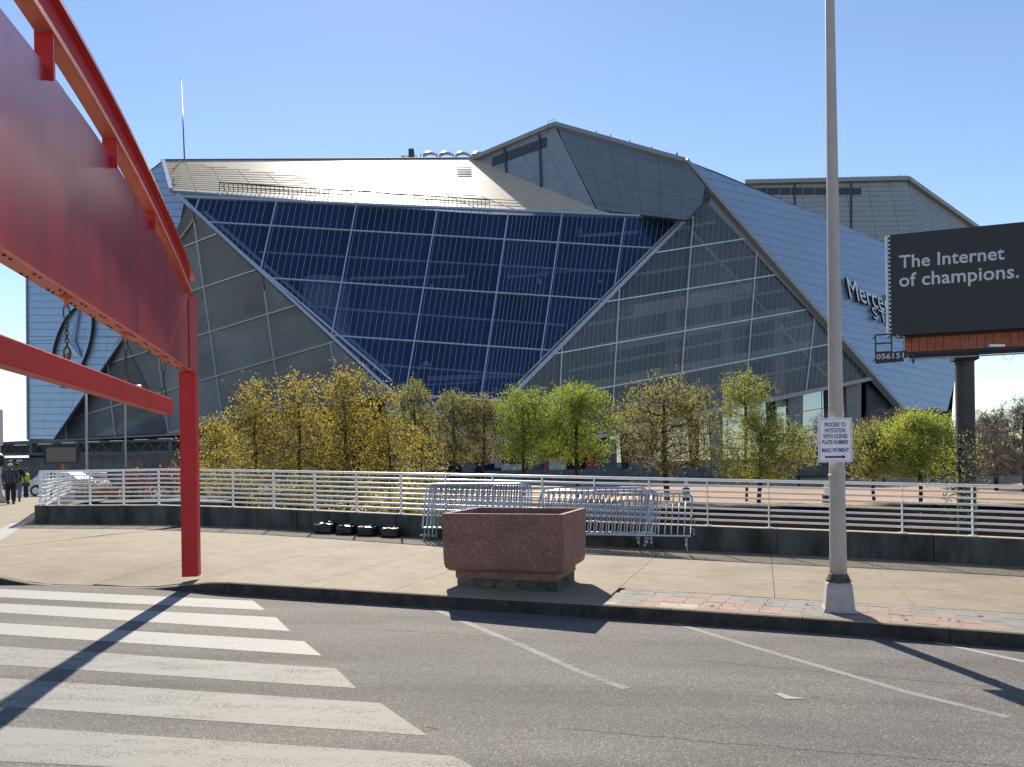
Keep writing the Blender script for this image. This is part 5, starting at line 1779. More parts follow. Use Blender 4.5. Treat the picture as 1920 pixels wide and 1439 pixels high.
# ================================================================== TREES
def grow(rng, base, top, crown_c, crown_r, n_att, r0, shape=1.0, n_main=7, up=0.25, tw_r=0.012):
    """a branching skeleton grown towards points spread in the crown; returns bark mesh data and twig ends"""
    nodes = []          # (pos, parent, depth)
    trunk_h = (crown_c.z - crown_r.z * 0.75)
    p0 = V(base)
    n_t = 6
    lean = V((rng.uniform(-.3, .3), rng.uniform(-.3, .3), 0))
    head = V((crown_c.x, crown_c.y, crown_c.z + crown_r.z * 0.55))
    for i in range(n_t + 1):
        t = i / n_t
        p = p0.lerp(head, t) + lean * math.sin(t * 3.1) * 0.6 + V((rng.uniform(-.08, .08), rng.uniform(-.08, .08), 0))
        nodes.append([p, i - 1, 0])
    lobes = []
    while len(lobes) < 9:
        a = V((rng.uniform(-.8, .8), rng.uniform(-.8, .8), rng.uniform(-.85, .85)))
        if a.length < 0.9: lobes.append((a, rng.uniform(.32, .5)))
    atts = []; tries = 0
    while len(atts) < n_att:
        tries += 1
        a = V((rng.gauss(0, .5), rng.gauss(0, .5), rng.uniform(-1, 1)))
        if a.length > 1: continue
        if tries < n_att * 40 and rng.random() < .55 and not any((a - l_).length < r_ for l_, r_ in lobes): continue
        w_ = 1 - 0.35 * max(0, a.z) * shape
        q = V((crown_c.x + a.x * crown_r.x * w_ * 1.15, crown_c.y + a.y * crown_r.y * w_ * 1.15, crown_c.z + a.z * crown_r.z))
        atts.append(q)
    atts.sort(key=lambda q: (q - V((crown_c.x, crown_c.y, crown_c.z - crown_r.z * .6))).length)
    ends = []
    for q in atts:
        best, bd = None, 1e9
        for i, nd in enumerate(nodes):
            d = (nd[0] - q).length
            if nd[0].z > q.z + 0.3: d *= 1.7      # limbs rise
            if nd[0].z < trunk_h and nd[2] == 0: d *= 1.25
            d += 0.12 * nd[2]
            if d < bd: best, bd = i, d
        a = nodes[best][0]
        ln = (q - a).length
        if ln < 0.15: continue
        k = 2 if ln < 1.6 else 3
        par = best
        for j in range(1, k + 1):
            t = j / k
            p = a.lerp(q, t) + V((0, 0, up * ln * math.sin(t * math.pi) * -0.5 + 0)) + V((rng.uniform(-1, 1), rng.uniform(-1, 1), rng.uniform(-1, 1))) * 0.05 * ln
            if j == k: p = q
            nodes.append([p, par, nodes[best][2] + 1]); par = len(nodes) - 1
        ends.append(par)
    # radii by pipe model
    cnt = [0.0] * len(nodes)
    for i in range(len(nodes) - 1, -1, -1):
        if cnt[i] == 0: cnt[i] = 1.0
        if nodes[i][1] >= 0: cnt[nodes[i][1]] += cnt[i]
    tot = cnt[0]
    rad = [max(tw_r, r0 * (c / tot) ** 0.48) for c in cnt]
    mb = MB()
    for i, nd in enumerate(nodes):
        if nd[1] < 0: continue
        a, b = nodes[nd[1]][0], nd[0]
        ra, rb = rad[nd[1]], rad[i]
        ra = min(ra, rb * 1.7)
        n = 6 if rb > 0.05 else 4 if rb > 0.022 else 3
        mb.tube([a, b], [ra, rb], n, cap=False)
    return mb, [nodes[i][0] for i in ends], nodes

def leaves(rng, ends, nodes, n, size, spread, droop=0.0, cluster=3):
    mb = MB()
    v, f = mb.v, mb.f
    while len(f) < n:
        e = ends[rng.randrange(len(ends))]
        c = e + V((rng.gauss(0, spread), rng.gauss(0, spread), rng.gauss(0, spread)))
        for _ in range(cluster):
            p = c + V((rng.gauss(0, size * .8), rng.gauss(0, size * .8), rng.gauss(0, size * .8)))
            a = V((rng.gauss(0, 1), rng.gauss(0, 1), rng.gauss(0, 1) - droop)).normalized()
            b = a.orthogonal().normalized()
            b = (b * math.cos(rng.uniform(0, 6.28)) + a.cross(b) * math.sin(rng.uniform(0, 6.28))).normalized()
            s_ = size * rng.uniform(0.6, 1.25)
            k = len(v)
            v.append(p - a * s_ * .5); v.append(p + b * s_ * .33); v.append(p + a * s_ * .55); v.append(p - b * s_ * .33)
            f.append([k, k + 1, k + 2, k + 3])
    return mb

LM_ = {
    'yellow': leaf_mat('yellow_bronze_leaves', (0.15, 0.115, 0.042), (0.4, 0.325, 0.11), 0.52, (0.6, 0.51, 0.21)),
    'olive': leaf_mat('olive_young_leaves', (0.14, 0.14, 0.07), (0.36, 0.36, 0.18), 0.52),
    'brownolive': leaf_mat('brown_olive_leaves', (0.16, 0.142, 0.08), (0.38, 0.345, 0.19), 0.52),
    'green': leaf_mat('fresh_green_leaves', (0.11, 0.15, 0.04), (0.31, 0.37, 0.1), 0.55),
    'lime': leaf_mat('lime_green_leaves', (0.16, 0.19, 0.05), (0.42, 0.45, 0.14), 0.55),
    'mixed': leaf_mat('yellow_green_leaves', (0.12, 0.13, 0.045), (0.34, 0.35, 0.13), 0.55),
    'russet': leaf_mat('russet_hedge_leaves', (0.09, 0.03, 0.02), (0.2, 0.08, 0.045), 0.4),
}
YT = 'yellow-leaved trees beyond the railing'
RT = 'trees in a row before the stadium'
BT_ = 'bare trees at the right end'
# px centre, distance, px of crown top, px of crown foot, half width px, leaf kind, leaves, leaf size, attractors, trunk radius, label, group
TREES = [
    (405, 50, 786, 985, 62, 'yellow', 4200, .20, 190, .10, 'low yellow-leaved tree nearest the red column', YT),
    (478, 47, 712, 985, 62, 'yellow', 5200, .20, 210, .11, 'broad yellow-leaved tree just left of the twin-topped yellow trees', YT),
    (560, 48, 690, 985, 62, 'yellow', 5600, .20, 230, .12, 'tall yellow-leaved tree whose round top leans on the smoked glass', YT),
    (646, 46, 682, 980, 62, 'yellow', 6000, .20, 230, .13, 'tallest yellow tree with a straight dark trunk below the glass corner', YT),
    (722, 48, 722, 985, 52, 'yellow', 4200, .20, 190, .10, 'slim yellow tree between the tallest yellow tree and the grey-green one', YT),
    (790, 52, 800, 985, 48, 'yellow', 2600, .19, 150, .09, 'low sparse yellow tree left of the crowd barriers', YT),
    (775, 96, 716, 868, 42, 'olive', 4600, .24, 260, .18, 'grey-green round-topped tree directly right of the yellow trees', RT),
    (850, 94, 731, 872, 44, 'olive', 3200, .24, 260, .18, 'sparse olive tree with bare lower branches left of the brownish one', RT),
    (905, 94, 738, 868, 46, 'brownolive', 3400, .24, 260, .18, 'brownish olive tree touching the first bright green tree', RT),
    (980, 90, 726, 868, 54, 'green', 6200, .27, 280, .2, 'bright green tree with dense crown, left of its twin', RT),
    (1078, 88, 722, 872, 70, 'green', 7600, .27, 300, .22, 'wider bright green tree beside the big brownish tree', RT),
    (1245, 80, 702, 890, 96, 'brownolive', 7200, .22, 460, .3, 'biggest brownish olive tree with a broad dome crown', RT),
    (1396, 78, 698, 800, 42, 'mixed', 1800, .24, 110, .14, 'thin tall tree with pale leaf tufts high against the dark glass', RT),
    (1425, 75, 772, 900, 92, 'mixed', 6400, .23, 330, .2, 'wide yellow-green tree left of the lamp post sign', RT),
    (1640, 74, 792, 895, 52, 'olive', 4600, .22, 240, .16, 'olive tree right of the sign on the lamp post', RT),
    (1722, 70, 776, 895, 68, 'lime', 8200, .23, 280, .17, 'vivid lime green tree with upright shoots under the billboard', RT),
    (1796, 29.2, 806, 960, 36, 'mixed', 420, .085, 110, .045, 'slim brownish young tree hiding the foot of the billboard column', RT),
    (1560, 118, 772, 880, 62, None, 0, 0, 330, .22, 'bare dark tree behind the lamp post in front of the lobby', BT_),
    (1655, 122, 762, 880, 56, None, 0, 0, 330, .22, 'bare dark tree beneath the sloping grey roof edge', BT_),
    (1745, 122, 762, 880, 56, None, 0, 0, 330, .22, 'bare dark tree behind the lime green tree', BT_),
    (1822, 100, 766, 896, 44, 'olive', 500, .2, 330, .2, 'bare tree with arching branch right of the billboard column', BT_),
    (1868, 92, 768, 893, 48, 'olive', 700, .2, 420, .24, 'twiggy tree with a thick dark trunk near the right edge', BT_),
    (1918, 86, 742, 893, 58, 'olive', 500, .2, 460, .24, 'tallest bare tree cut by the right edge of the view', BT_),
    (1500, 112, 800, 890, 40, None, 0, 0, 240, .16, 'small bare tree behind the wide yellow-green tree', BT_),
]
for ti, (px, d, yt, yb, hwp, kind, nl, ls, na, r0, lab, grp) in enumerate(TREES):
    rng = random.Random(100 + ti)
    top = at(px, yt, d); bot = at(px, yb, d); hw_ = hwp / 1440 * d * (1.24 if grp == RT and 90 > hwp and yt > 700 else 1.12 if kind else 1.0)
    base = V((top.x + rng.uniform(-.2, .2), d, LOW - 0.05))
    cc = V((top.x, d, (top.z + bot.z) / 2)); cr = V((hw_, hw_ * .95, (top.z - bot.z) / 2))
    root = empty('bare_tree' if (kind is None or grp == BT_) else 'leafy_tree', base, lab, 'tree', grp)
    bare = grp == BT_
    mb, ends, nodes = grow(rng, base, top, cc, cr, na, r0, shape=0.9 if not bare else 0.5, tw_r=0.018 if d < 60 else 0.026)
    mb.build('trunk', M['bark'], root)
    if bare or kind in ('brownolive', 'olive'):
        tw = MB()
        for e in ends:
            for _ in range(9 if bare else 4):
                dr = V((rng.gauss(0, .6), rng.gauss(0, .6), rng.gauss(.5, .5))).normalized()
                L_ = rng.uniform(.4, 1.1)
                s0 = e - V((0, 0, rng.uniform(0, .6)))
                m1 = s0 + dr * L_ * .5; m2 = m1 + (dr + V((rng.gauss(0, .3), 0, .2))).normalized() * L_ * .5
                tw.tube([s0, m1, m2], [0.02, 0.016, 0.01], 3, cap=False)
        o = tw.build('twigs', M['bark_grey' if bare else 'bark'], root); o['kind'] = 'stuff'
    if kind and nl:
        leaves(rng, ends, nodes, int(nl * (1.7 if kind == 'yellow' else 3.2 if not bare else 1.6)), ls * (.72 if not bare else .8), 0.42 if d > 60 else 0.34).build('crown', LM_[kind], root)

# russet hedge plants seen through the left part of the railing
for i, (px, d, yt, yb, hwp, kind) in enumerate(((175, 40, 905, 990, 48, 'russet'), (245, 41, 888, 990, 50, 'russet'), (318, 42, 872, 990, 52, 'russet'), (372, 44, 872, 990, 50, 'yellow'), (450, 40, 905, 995, 70, 'yellow'), (560, 40, 902, 995, 70, 'yellow'), (665, 39, 905, 1000, 70, 'yellow'), (760, 39, 915, 1000, 60, 'yellow'), (835, 40, 930, 1000, 45, 'yellow'))):
    rng = random.Random(300 + i)
    top = at(px, yt, d); bot = at(px, yb, d); hw_ = hwp / 1440 * d
    base = V((top.x, d, LOW - .05))
    labs = ['low russet shrub farthest left behind the white railing', 'middle russet shrub behind the railing left of the red column', 'taller russet shrub just left of the red column', 'yellow-brown shrub hidden behind the red column', 'yellow shrub low behind the railing right of the red column', 'yellow shrub low behind the railing, above the joint left of the black bags', 'yellow shrub behind the railing above the black bags', 'yellow shrub behind the railing left of the barrier stack', 'small yellow shrub behind the left barrier stack']
    root = empty('shrub', base, labs[i], 'shrub', 'shrubs behind the railing')
    cc = V((top.x, d, (top.z + bot.z) / 2)); cr = V((hw_, hw_ * .7, (top.z - bot.z) / 2))
    mb, ends, nodes = grow(rng, base, top, cc, cr, 120, .06, tw_r=.012)
    mb.build('stem', M['bark'], root)
    leaves(rng, ends, nodes, 4200, .12, .3).build('foliage', LM_[kind], root)

# ================================================================== BILLBOARD
d0, d1 = 32.3, 30.75
bbA, bbB = at(1668, 630, d0), at(1920, 623, d1)
bx = (bbB - bbA); bx.z = 0; bx.normalize()
bn = V((bx.y, -bx.x, 0)).normalized()
BH = (at(1668, 441, d0) - at(1668, 630, d0)).z
BW = 14.2
bz = bbA.z
bb = empty('billboard', V((bbA.x + 3, bbA.y, LOW)), 'big charcoal billboard reading the internet of champions on a dark steel column', 'billboard')
def bp_(u, z, o=0.0): return V((bbA.x, bbA.y, 0)) + bx * u + V((0, 0, bz + z)) + bn * o
mb = MB(); mb.prism([bp_(0, 0), bp_(BW, 0), bp_(BW, BH), bp_(0, BH)], -bn * 0.3)
mb.build('face_panel', M['bb_panel'], bb, fixn=True)
mb = MB(); mb.bar(bp_(0.0, 0, -.1), bp_(0.0, BH, -.1), 0.06, 0.22, bx); mb.build('edge_strip', M['galv'], bb)
mb = MB()
for k in range(24): mb.box(bp_(0.02, BH * k / 24 + .1, 0.03), (0.06, 0.06, 0.07))
mb.build('vinyl_clip', M['galv'], bb)['kind'] = 'stuff'
TMX = lambda u, z: frame_mtx(bp_(u, z, 0.006), bx, V((0, 0, 1)))
def bb_text(t_, xl, yb_, xr, hpx, bold):
    # left end, baseline, right end given on the panel
    def onp(px, py):
        r = ray(px, py); P0 = bp_(0, 0, .006); c = V((0, 0, CAM_H))
        q = c + r * ((P0 - c).dot(bn) / r.dot(bn)); dlt = q - P0
        return dlt.dot(bx), dlt.z
    u0, z0 = onp(xl, yb_); u1, _ = onp(xr, yb_); _, z1 = onp(xl, yb_ - hpx)
    word_parts(t_, (z1 - z0) * 1.40, bold * (z1 - z0), u1 - u0, TMX(u0, z0), M['text_light'], bb, 'word', 1.02, False)
bb_text('The Internet', 1686, 503, 1884, 24, 0.020)
bb_text('of champions.', 1686, 538, 1911, 25, 0.020)
# slatted apron under the face
for k in range(46):
    u = 0.62 + k * 0.302
    if u > BW - .3: break
    mb = MB(); mb.box((0, 0, 0), (0.285, 0.03, 0.66)); mt_ = Matrix.Rotation(math.atan2(bx.y, bx.x), 3, 'Z')
    mb.v = [mt_ @ p + bp_(u + .14, -.36, -.55) for p in mb.v]
    mb.build('apron_slat', M['bb_slat'], bb)
mb = MB(); mb.prism([bp_(.6, -.04, -.6), bp_(BW - .3, -.04, -.6), bp_(BW - .3, -.68, -.6), bp_(.6, -.68, -.6)], -bn * .03); mb.build('apron_back', M['bb_steel'], bb, fixn=True)
mb = MB(); mb.bar(bp_(0.5, -0.74, -.5), bp_(BW, -0.74, -.5), 0.14, 0.14, V((0, 0, 1))); mb.build('lower_beam', M['bb_steel'], bb)
mb = MB(); mb.bar(bp_(0.3, -0.02, -.45), bp_(BW, -0.02, -.45), 0.3, 0.08, V((0, 0, 1))); mb.build('upper_beam', M['bb_steel'], bb)
for o_, z_, m_, r_ in ((0.75, -1.02, 'bb_steel', .055), (0.8, -1.12, 'pole', .03), (.1, -.9, 'bb_steel', .04)):
    mb = MB(); mb.tube([bp_(0.6, z_, o_), bp_(BW, z_ + .02, o_)], r_, 6); mb.build('catwalk_rail', M[m_], bb)
mb = MB(); mb.box((0, 0, 0), (.62, .02, .2)); mt_ = Matrix.Rotation(math.atan2(bx.y, bx.x), 3, 'Z')
for u in (.75, 5, 9.5):
    mb2 = MB(); mb2.bar(bp_(u, -.75, -.5), bp_(u, -1.2, .8), .07, .1, bx); mb2.bar(bp_(u, -.95, .8), bp_(u, -1.3, .8), .06, .06, bx); mb2.build('outrigger', M['bb_steel'], bb)
# cage at the left end with the panel number
cu0, cu1 = -0.62, -0.02
for a, b in (((cu0, -.02), (cu1, -.02)), ((cu0, -.38), (cu1, -.38)), ((cu0, -.75), (cu1, -.75)), ((cu0, -1.1), (cu0, 0)), ((cu1, -1.1), (cu1, 0))):
    mb = MB(); mb.bar(bp_(a[0], a[1], .62), bp_(b[0], b[1], .62), 0.06, 0.05, bn); mb.build('cage_bar', M['bb_steel'], bb)
mb = MB(); mb.bar(bp_(cu1, -.04, .62), bp_(cu1, -.04, -.4), .05, .05, V((0, 0, 1))); mb.bar(bp_(cu0, -.04, .62), bp_(cu0, -.04, -.4), .05, .05, V((0, 0, 1))); mb.bar(bp_(cu0, -1.0, .62), bp_(cu0, -1.0, -.4), .05, .05, V((0, 0, 1)))
mb.build('cage_tie', M['bb_steel'], bb)
mb = MB(); mb.prism([bp_(cu0 - .02, -1.22, .66), bp_(.42, -1.18, .66), bp_(.42, -1.05, .66), bp_(.54, -1.03, .66), bp_(.54, -.74, .66), bp_(cu0 - .02, -.77, .66)], -bn * .02)
mb.build('number_plate', M['bb_steel'], bb, fixn=True)
me = text_mesh('056151', 0.30, 0, 0.006, 1, 'LEFT', 1.05)
xs_ = [v.co.x for v in me.vertices]; k = 1.02 / (max(xs_) - min(xs_))
for v in me.vertices: v.co.x *= k
me.transform(frame_mtx(bp_(cu0 + .02, -1.03, .67), bx, V((0, 0, 1)))); me.transform(Matrix.Translation(-ORG[bb])); me.materials.append(M['text_light']); link('panel_number', me, bb)
mb = MB(); mb.tube([bp_(.08, -.1, .3), bp_(.5, -.1, .3), bp_(.5, -.75, .3)], .03, 6); mb.tube([bp_(.25, -.02, .3), bp_(.32, -.35, .35)], .03, 6); mb.build('conduit', M['pole'], bb)
mb = MB(); mb.box(bp_(3.75, -.72, .5), (.62, .2, .09)); mb.build('flood_lamp', M['galv'], bb)
mb = MB(); mb.tube([bp_(3.9 + .5 * i / 8, -1.0 - .35 * math.sin(math.pi * i / 8), .7) for i in range(9)], .008, 4); mb.build('loose_cable', M['bb_steel'], bb)
cp = bp_(2.95, 0, -0.9)
mb = MB(); mb.tube([V((cp.x, cp.y, LOW - .2)), V((cp.x, cp.y, bz + 1))], 0.36, 20)
mb.build('steel_column', M['bb_post'], bb, smooth=False)
mb = MB(); mb.box(V((cp.x, cp.y, bz - .95)), (.9, .9, .3), mt_); mb.build('column_head', M['bb_steel'], bb)

# ================================================================== FAR LEFT: STATION SHED, SCREEN, LAMPS
st = empty('station_shed', (-55, 100, LOW), 'long low station shed with truss girder and flat canopy behind the walkers', 'building')
dS = 100
def sp_(px, py, d=dS): return at(px, py, d)
mb = MB(); mb.prism([V((sp_(-120, 0).x, dS, LOW - .2)), V((sp_(480, 0).x, dS, LOW - .2)), V((sp_(480, 0).x, dS, sp_(200, 856).z)), V((sp_(-120, 0).x, dS, sp_(200, 856).z))], V((0, 10, 0)))
mb.build('wall', M['dark_conc'], st, fixn=True)
zt, zb = sp_(200, 829).z, sp_(200, 850).z
mb = MB(); mb.bar(V((sp_(-120, 0).x, dS - .6, zt)), V((sp_(480, 0).x, dS - .6, zt)), .3, .3, V((0, -1, 0))); mb.build('top_chord', M['truss'], st)
mb = MB(); mb.bar(V((sp_(-120, 0).x, dS - .6, zb)), V((sp_(480, 0).x, dS - .6, zb)), .35, .3, V((0, -1, 0))); mb.build('bottom_chord', M['dark_conc'], st)
x = sp_(-120, 0).x; i = 0
while x < sp_(470, 0).x:
    mb = MB(); a, b = (zb, zt) if i % 2 == 0 else (zt, zb)
    mb.bar(V((x, dS - .6, a)), V((x + 1.0, dS - .6, b)), .12, .12, V((0, -1, 0)))
    if i % 6 == 0: mb.bar(V((x, dS - .7, zb)), V((x, dS - .7, zt)), .45, .3, V((0, -1, 0)))
    mb.build('truss_brace', M['truss'], st); x += 1.0; i += 1
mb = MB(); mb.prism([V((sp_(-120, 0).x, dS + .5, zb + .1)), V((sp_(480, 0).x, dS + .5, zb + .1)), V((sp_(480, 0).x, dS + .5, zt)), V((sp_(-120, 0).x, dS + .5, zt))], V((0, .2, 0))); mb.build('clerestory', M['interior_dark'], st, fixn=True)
for a, b, th in (((0, 829), (345, 812), .5), ((60, 836), (345, 822), .3)):
    p, q = sp_(*a), sp_(*b)
    mb = MB(); mb.prism([p, q, q + V((0, 14, .4)), p + V((0, 14, .4))], V((0, 0, -th * .6))); mb.build('canopy_roof', M['canopy'], st, fixn=True)
rr = random.Random(3)
for k in range(7):
    p = sp_(40 + k * 45, 835 - k * 2, dS - 1); mb = MB(); mb.box(p, (1.6, .6, .12)); mb.build('strip_lamp', M['interior_white'], st)
for px in (200, 250):
    p = sp_(px - 178, 866); 
for px, w_ in ((24, 1.2), (33, 1.5)):
    p = sp_(px, 864, dS - .1); mb = MB(); mb.box(p, (w_ * .8, .08, .25)); mb.build('wall_notice', M['interior_white'], st)
# screen board on its orange stand
sb = at(116, 853, 52)
scr = empty('message_board', V((sb.x, 52, LOW)), 'blank brown message board on an orange stand behind the left railing', 'message board')
sw_, sh_ = 60 / 1440 * 52, 30 / 1440 * 52
M['screen'] = mat('unlit_screen', (0.16, 0.14, 0.115), 0.7, var=.05)
mb = MB(); mb.box(sb, (sw_, .16, sh_)); mb.build('screen', M['screen'], scr)
mb = MB()
for dx, dz, ww, hh in ((0, sh_ / 2, sw_ + .12, .07), (0, -sh_ / 2, sw_ + .12, .07), (-sw_ / 2, 0, .07, sh_ - .075), (sw_ / 2, 0, .07, sh_ - .075)):
    mb.box(sb + V((dx, -.05, dz)), (ww, .2, hh))
mb.build('frame', M['black'], scr)
M['orange'] = mat('orange_paint', (0.5, 0.13, 0.02), 0.5)
mb = MB(); mb.tube([V((sb.x, 52.05, LOW)), V((sb.x, 52.05, sb.z - sh_ / 2 - .03))], .085, 8); mb.build('stand', M['orange'], scr)
mb = MB(); mb.box(V((sb.x, 52.05, -.2)), (1.0, .8, .5)); mb.tube([V((sb.x, 52.05, LOW)), V((sb.x, 52.05, -.45))], .3, 8); mb.build('trailer', M['orange'], scr)
# street lamps on the left
def street_lamp(px, yt, yb, d, lab, arm=False, r=.09):
    p = at(px, yt, d)
    rt = empty('street_lamp', V((p.x, d, LOW)), lab, 'street lamp', 'lamps behind the left railing')
    mb = MB(); mb.tube([V((p.x, d, LOW - .1)), V((p.x, d, p.z))], [r, r * .75], 10); mb.build('pole', M['pole'], rt, smooth=True)
    mb = MB(); mb.tube([V((p.x, d, p.z)), V((p.x + .3, d, p.z + .12)), V((p.x + .9, d, p.z + .15))], [.06, .05, .04], 6); mb.build('arm', M['pole'], rt)
    mb = MB(); mb.lathe(V((p.x + 1.1, d, p.z + .08)), [(.3, 0), (.3, .05), (.2, .12), (.05, .15)], 10); mb.build('head', M['steel_white'], rt)
    return rt
street_lamp(161, 737, 880, 62, 'stout street lamp on the left, its head hidden by the hanging red bar', r=.11)
street_lamp(234, 727, 880, 66, 'slimmer street lamp to the right of the stout one')
# white van-like car parked behind the railing
M['car_white'] = mat('white_car_paint', (0.6, 0.64, 0.7), 0.25, spec=.6)
M['car_glass'] = mat('dark_car_glass', (0.02, 0.025, 0.03), 0.08, spec=.8)
M['tail'] = mat('red_tail_lamp', (0.4, 0.01, 0.01), 0.3)
dC = 46
cz = at(75, 884, dC).z - 1.5
cx0 = at(57, 884, dC).x
car = empty('parked_car', V((cx0 + 2, dC, cz)), 'white car parked behind the left end of the railing', 'car')
prof_ = [(0, .3), (0.02, .75), (.25, .92), (.6, 1.02), (1.0, 1.42), (1.5, 1.5), (2.6, 1.46), (3.3, 1.03), (4.3, .86), (4.45, .6), (4.45, .3)]
mb = MB()
n = len(prof_)
for yy, ins in ((-.85, 0), (.85, 0)):
    for x, z in prof_:
        k = .12 if z > 1.1 else 0
        mb.v.append(V((cx0 + x, dC + yy + (k if yy < 0 else -k), cz + z)))
mb.f += [list(range(n))[::-1], list(range(n, 2 * n))] + [[i, (i + 1) % n, n + (i + 1) % n, n + i] for i in range(n)]
bevel_obj(mb.build('body', M['car_white'], car, fixn=True), .05, 2)
for poly in ([(.85, 1.06), (1.15, 1.38), (1.95, 1.43), (1.95, 1.06)], [(2.03, 1.06), (2.03, 1.43), (2.55, 1.4), (3.1, 1.06)]):
    mb = MB(); mb.prism([V((cx0 + x, dC - .80 - (.0 if z < 1.1 else -.08), cz + z)) for x, z in poly], V((0, -.02, 0))); mb.build('window', M['car_glass'], car, fixn=True)
mb = MB(); mb.prism([V((cx0 + .55, dC - .6, cz + 1.04)), V((cx0 + .55, dC + .6, cz + 1.04)), V((cx0 + .9, dC + .55, cz + 1.38)), V((cx0 + .9, dC - .55, cz + 1.38))], V((-.03, 0, .02))); mb.build('rear_window', M['car_glass'], car, fixn=True)
for x in (.85, 3.55):
    for s_ in (-1, 1):
        mb = MB(); mb.lathe((0, 0, 0), [(.33, -.11), (.36, -.06), (.36, .06), (.33, .11)], 20)
        mb.v = [V((cx0 + x + p.x, dC + s_ * .78 + p.z, cz + .36 + p.y)) for p in mb.v]
        wl_ = mb.build('wheel', M['black'], car, fixn=True)
        mb = MB(); mb.lathe((0, 0, 0), [(.2, -.12), (.22, -.02), (.22, .02), (.2, .12)], 14)
        mb.v = [V((cx0 + x + p.x, dC + s_ * .79 + p.z, cz + .36 + p.y)) for p in mb.v]
        mb.build('rim', M['galv'], wl_, fixn=True)
for s_ in (-1, 1):
    mb = MB(); mb.box(V((cx0 + .03, dC + s_ * .68, cz + .8)), (.08, .22, .16)); mb.build('tail_lamp', M['tail'], car)
# the yard it stands in
yard = MB(); yard.add([V((-60, 37, cz + .0)), V((-14, 37, cz + .0)), V((-14, 60, cz)), V((-60, 60, cz))], [(0, 1, 2, 3)])
yard.add([V((-60, 37, cz)), V((-14, 37, cz)), V((-14, 37, LOW - .2)), V((-60, 37, LOW - .2))], [(3, 2, 1, 0)])
tag(yard.build('yard', M['dark_conc'], fixn=True), kind='structure')
# pale post and board at the very edge
p = at(2, 915, 34)
lp2 = empty('bollard_lamp', V((p.x, 34, zg(p.x, 34))), 'cream post with a dark lantern at the far left edge', 'lamp post')
M['cream'] = mat('cream_paint', (0.5, 0.47, 0.4), .6)
zp = zg(p.x, 34)
mb = MB(); mb.lathe(V((p.x - .1, 34, zp)), [(.3, 0), (.3, .25), (.15, .4), (.12, 1.55), (.16, 1.6)], 14); mb.build('post', M['cream'], lp2, smooth=True)
mb = MB(); mb.lathe(V((p.x - .1, 34, zp + 1.6)), [(.12, 0), (.22, .1), (.24, .45), (.1, .6)], 12); mb.build('lantern', M['black'], lp2, smooth=True)
p = at(-4, 802, 60)
sg = empty('site_board', V((p.x, 60, LOW)), 'pinkish white board at the left edge above the shed', 'sign')
M['pinkish'] = mat('faded_pink_board', (0.62, 0.52, 0.53), .6)
mb = MB(); mb.box(p, (.75, .1, 2.8)); mb.build('board', M['pinkish'], sg)
mb = MB(); mb.tube([V((p.x, 60.1, LOW)), V((p.x, 60.1, p.z))], .1, 8); mb.build('post', M['pole'], sg)

# marker posts and low walls on the plaza level
for px, y0, y1, d, lab in ((1286, 896, 937, 76, 'white-topped marker post behind the railing right of the barriers'), (1549, 902, 950, 74, 'white-topped marker post hidden close to the lamp post'), (1817, 906, 948, 72, 'white-topped marker post farthest right behind the railing')):
    p = at(px, y0, d)
    rt = empty('marker_post', V((p.x, d, LOW)), lab, 'post', 'marker posts on the lower plaza')
    mid = at(px, (y0 + y1) / 2 - 1, d).z
    mb = MB(); mb.box(V((p.x, d, (LOW + mid) / 2)), (.62, .5, mid - LOW)); mb.build('base', M['black'], rt)
    mb = MB(); mb.box(V((p.x, d, (p.z + mid) / 2)), (.36, .3, p.z - mid)); mb.build('cap', M['steel_white'], rt)
mb = MB(); a, b = at(905, 893, 172), at(1640, 897, 172)
mb.prism([V((a.x, 172, LOW)), V((b.x, 172, LOW)), V((b.x, 172, -.9)), V((a.x, 172, -.8))], V((0, 1, 0)))
tag(mb.build('plaza_wall', M['dark_conc'], fixn=True), 'low grey wall at the foot of the stadium behind the tree trunks', 'wall')
M['blue_mesh'] = mat('blue_grey_screening', (0.09, 0.12, 0.16), .8, var=.15, vscale=.3)
fen = empty('screen_fence', (55, 128, LOW), 'blue-grey screened fence behind the trunks at the right', 'fence')
a, b = at(1640, 885, 160), at(1990, 885, 154)
n = 16
for k in range(n):
    p, q = a.lerp(b, k / n), a.lerp(b, (k + .97) / n)
    mb = MB(); mb.prism([V((p.x, p.y, LOW)), V((q.x, q.y, LOW)), V((q.x, q.y, -.1)), V((p.x, p.y, -.1))], V((0, .08, 0))); mb.build('panel', M['blue_mesh'], fen, fixn=True)
    mb = MB(); mb.box(V((p.x, p.y - .1, (LOW + .1) / 2)), (.14, .12, -LOW + .1)); mb.build('post', M['bb_steel'], fen)

# rags and wires tied to the first bay of the railing
rg = empty('tied_rags', at(76, 925, 18.75), 'white rags and strings tied in the first bay of the railing', 'rags')
M['rag'] = mat('white_cloth', (0.75, 0.74, 0.7), .8)
rr = random.Random(11)
for (x0, y0, x1, y1, th) in ((64, 906, 86, 904, 5), (66, 900, 74, 899, 3), (76, 922, 84, 924, 4), (84, 921, 88, 925, 5), (70, 928, 75, 932, 3), (79, 944, 85, 948, 6), (76, 906, 78, 940, 1), (87, 906, 87, 944, 1), (84, 936, 87, 940, 3)):
    a, b = at(x0, y0, 18.72), at(x1, y1, 18.72)
    mb = MB(); P = [a.lerp(b, k / 5) + V((0, rr.uniform(-.02, .02), rr.uniform(-.012, .012))) for k in range(6)]
    mb.tube(P, [th / 1440 * 18.7 * .5 * rr.uniform(.5, 1.1) for _ in P], 6); mb.build('rag', M['rag'], rg, smooth=True)

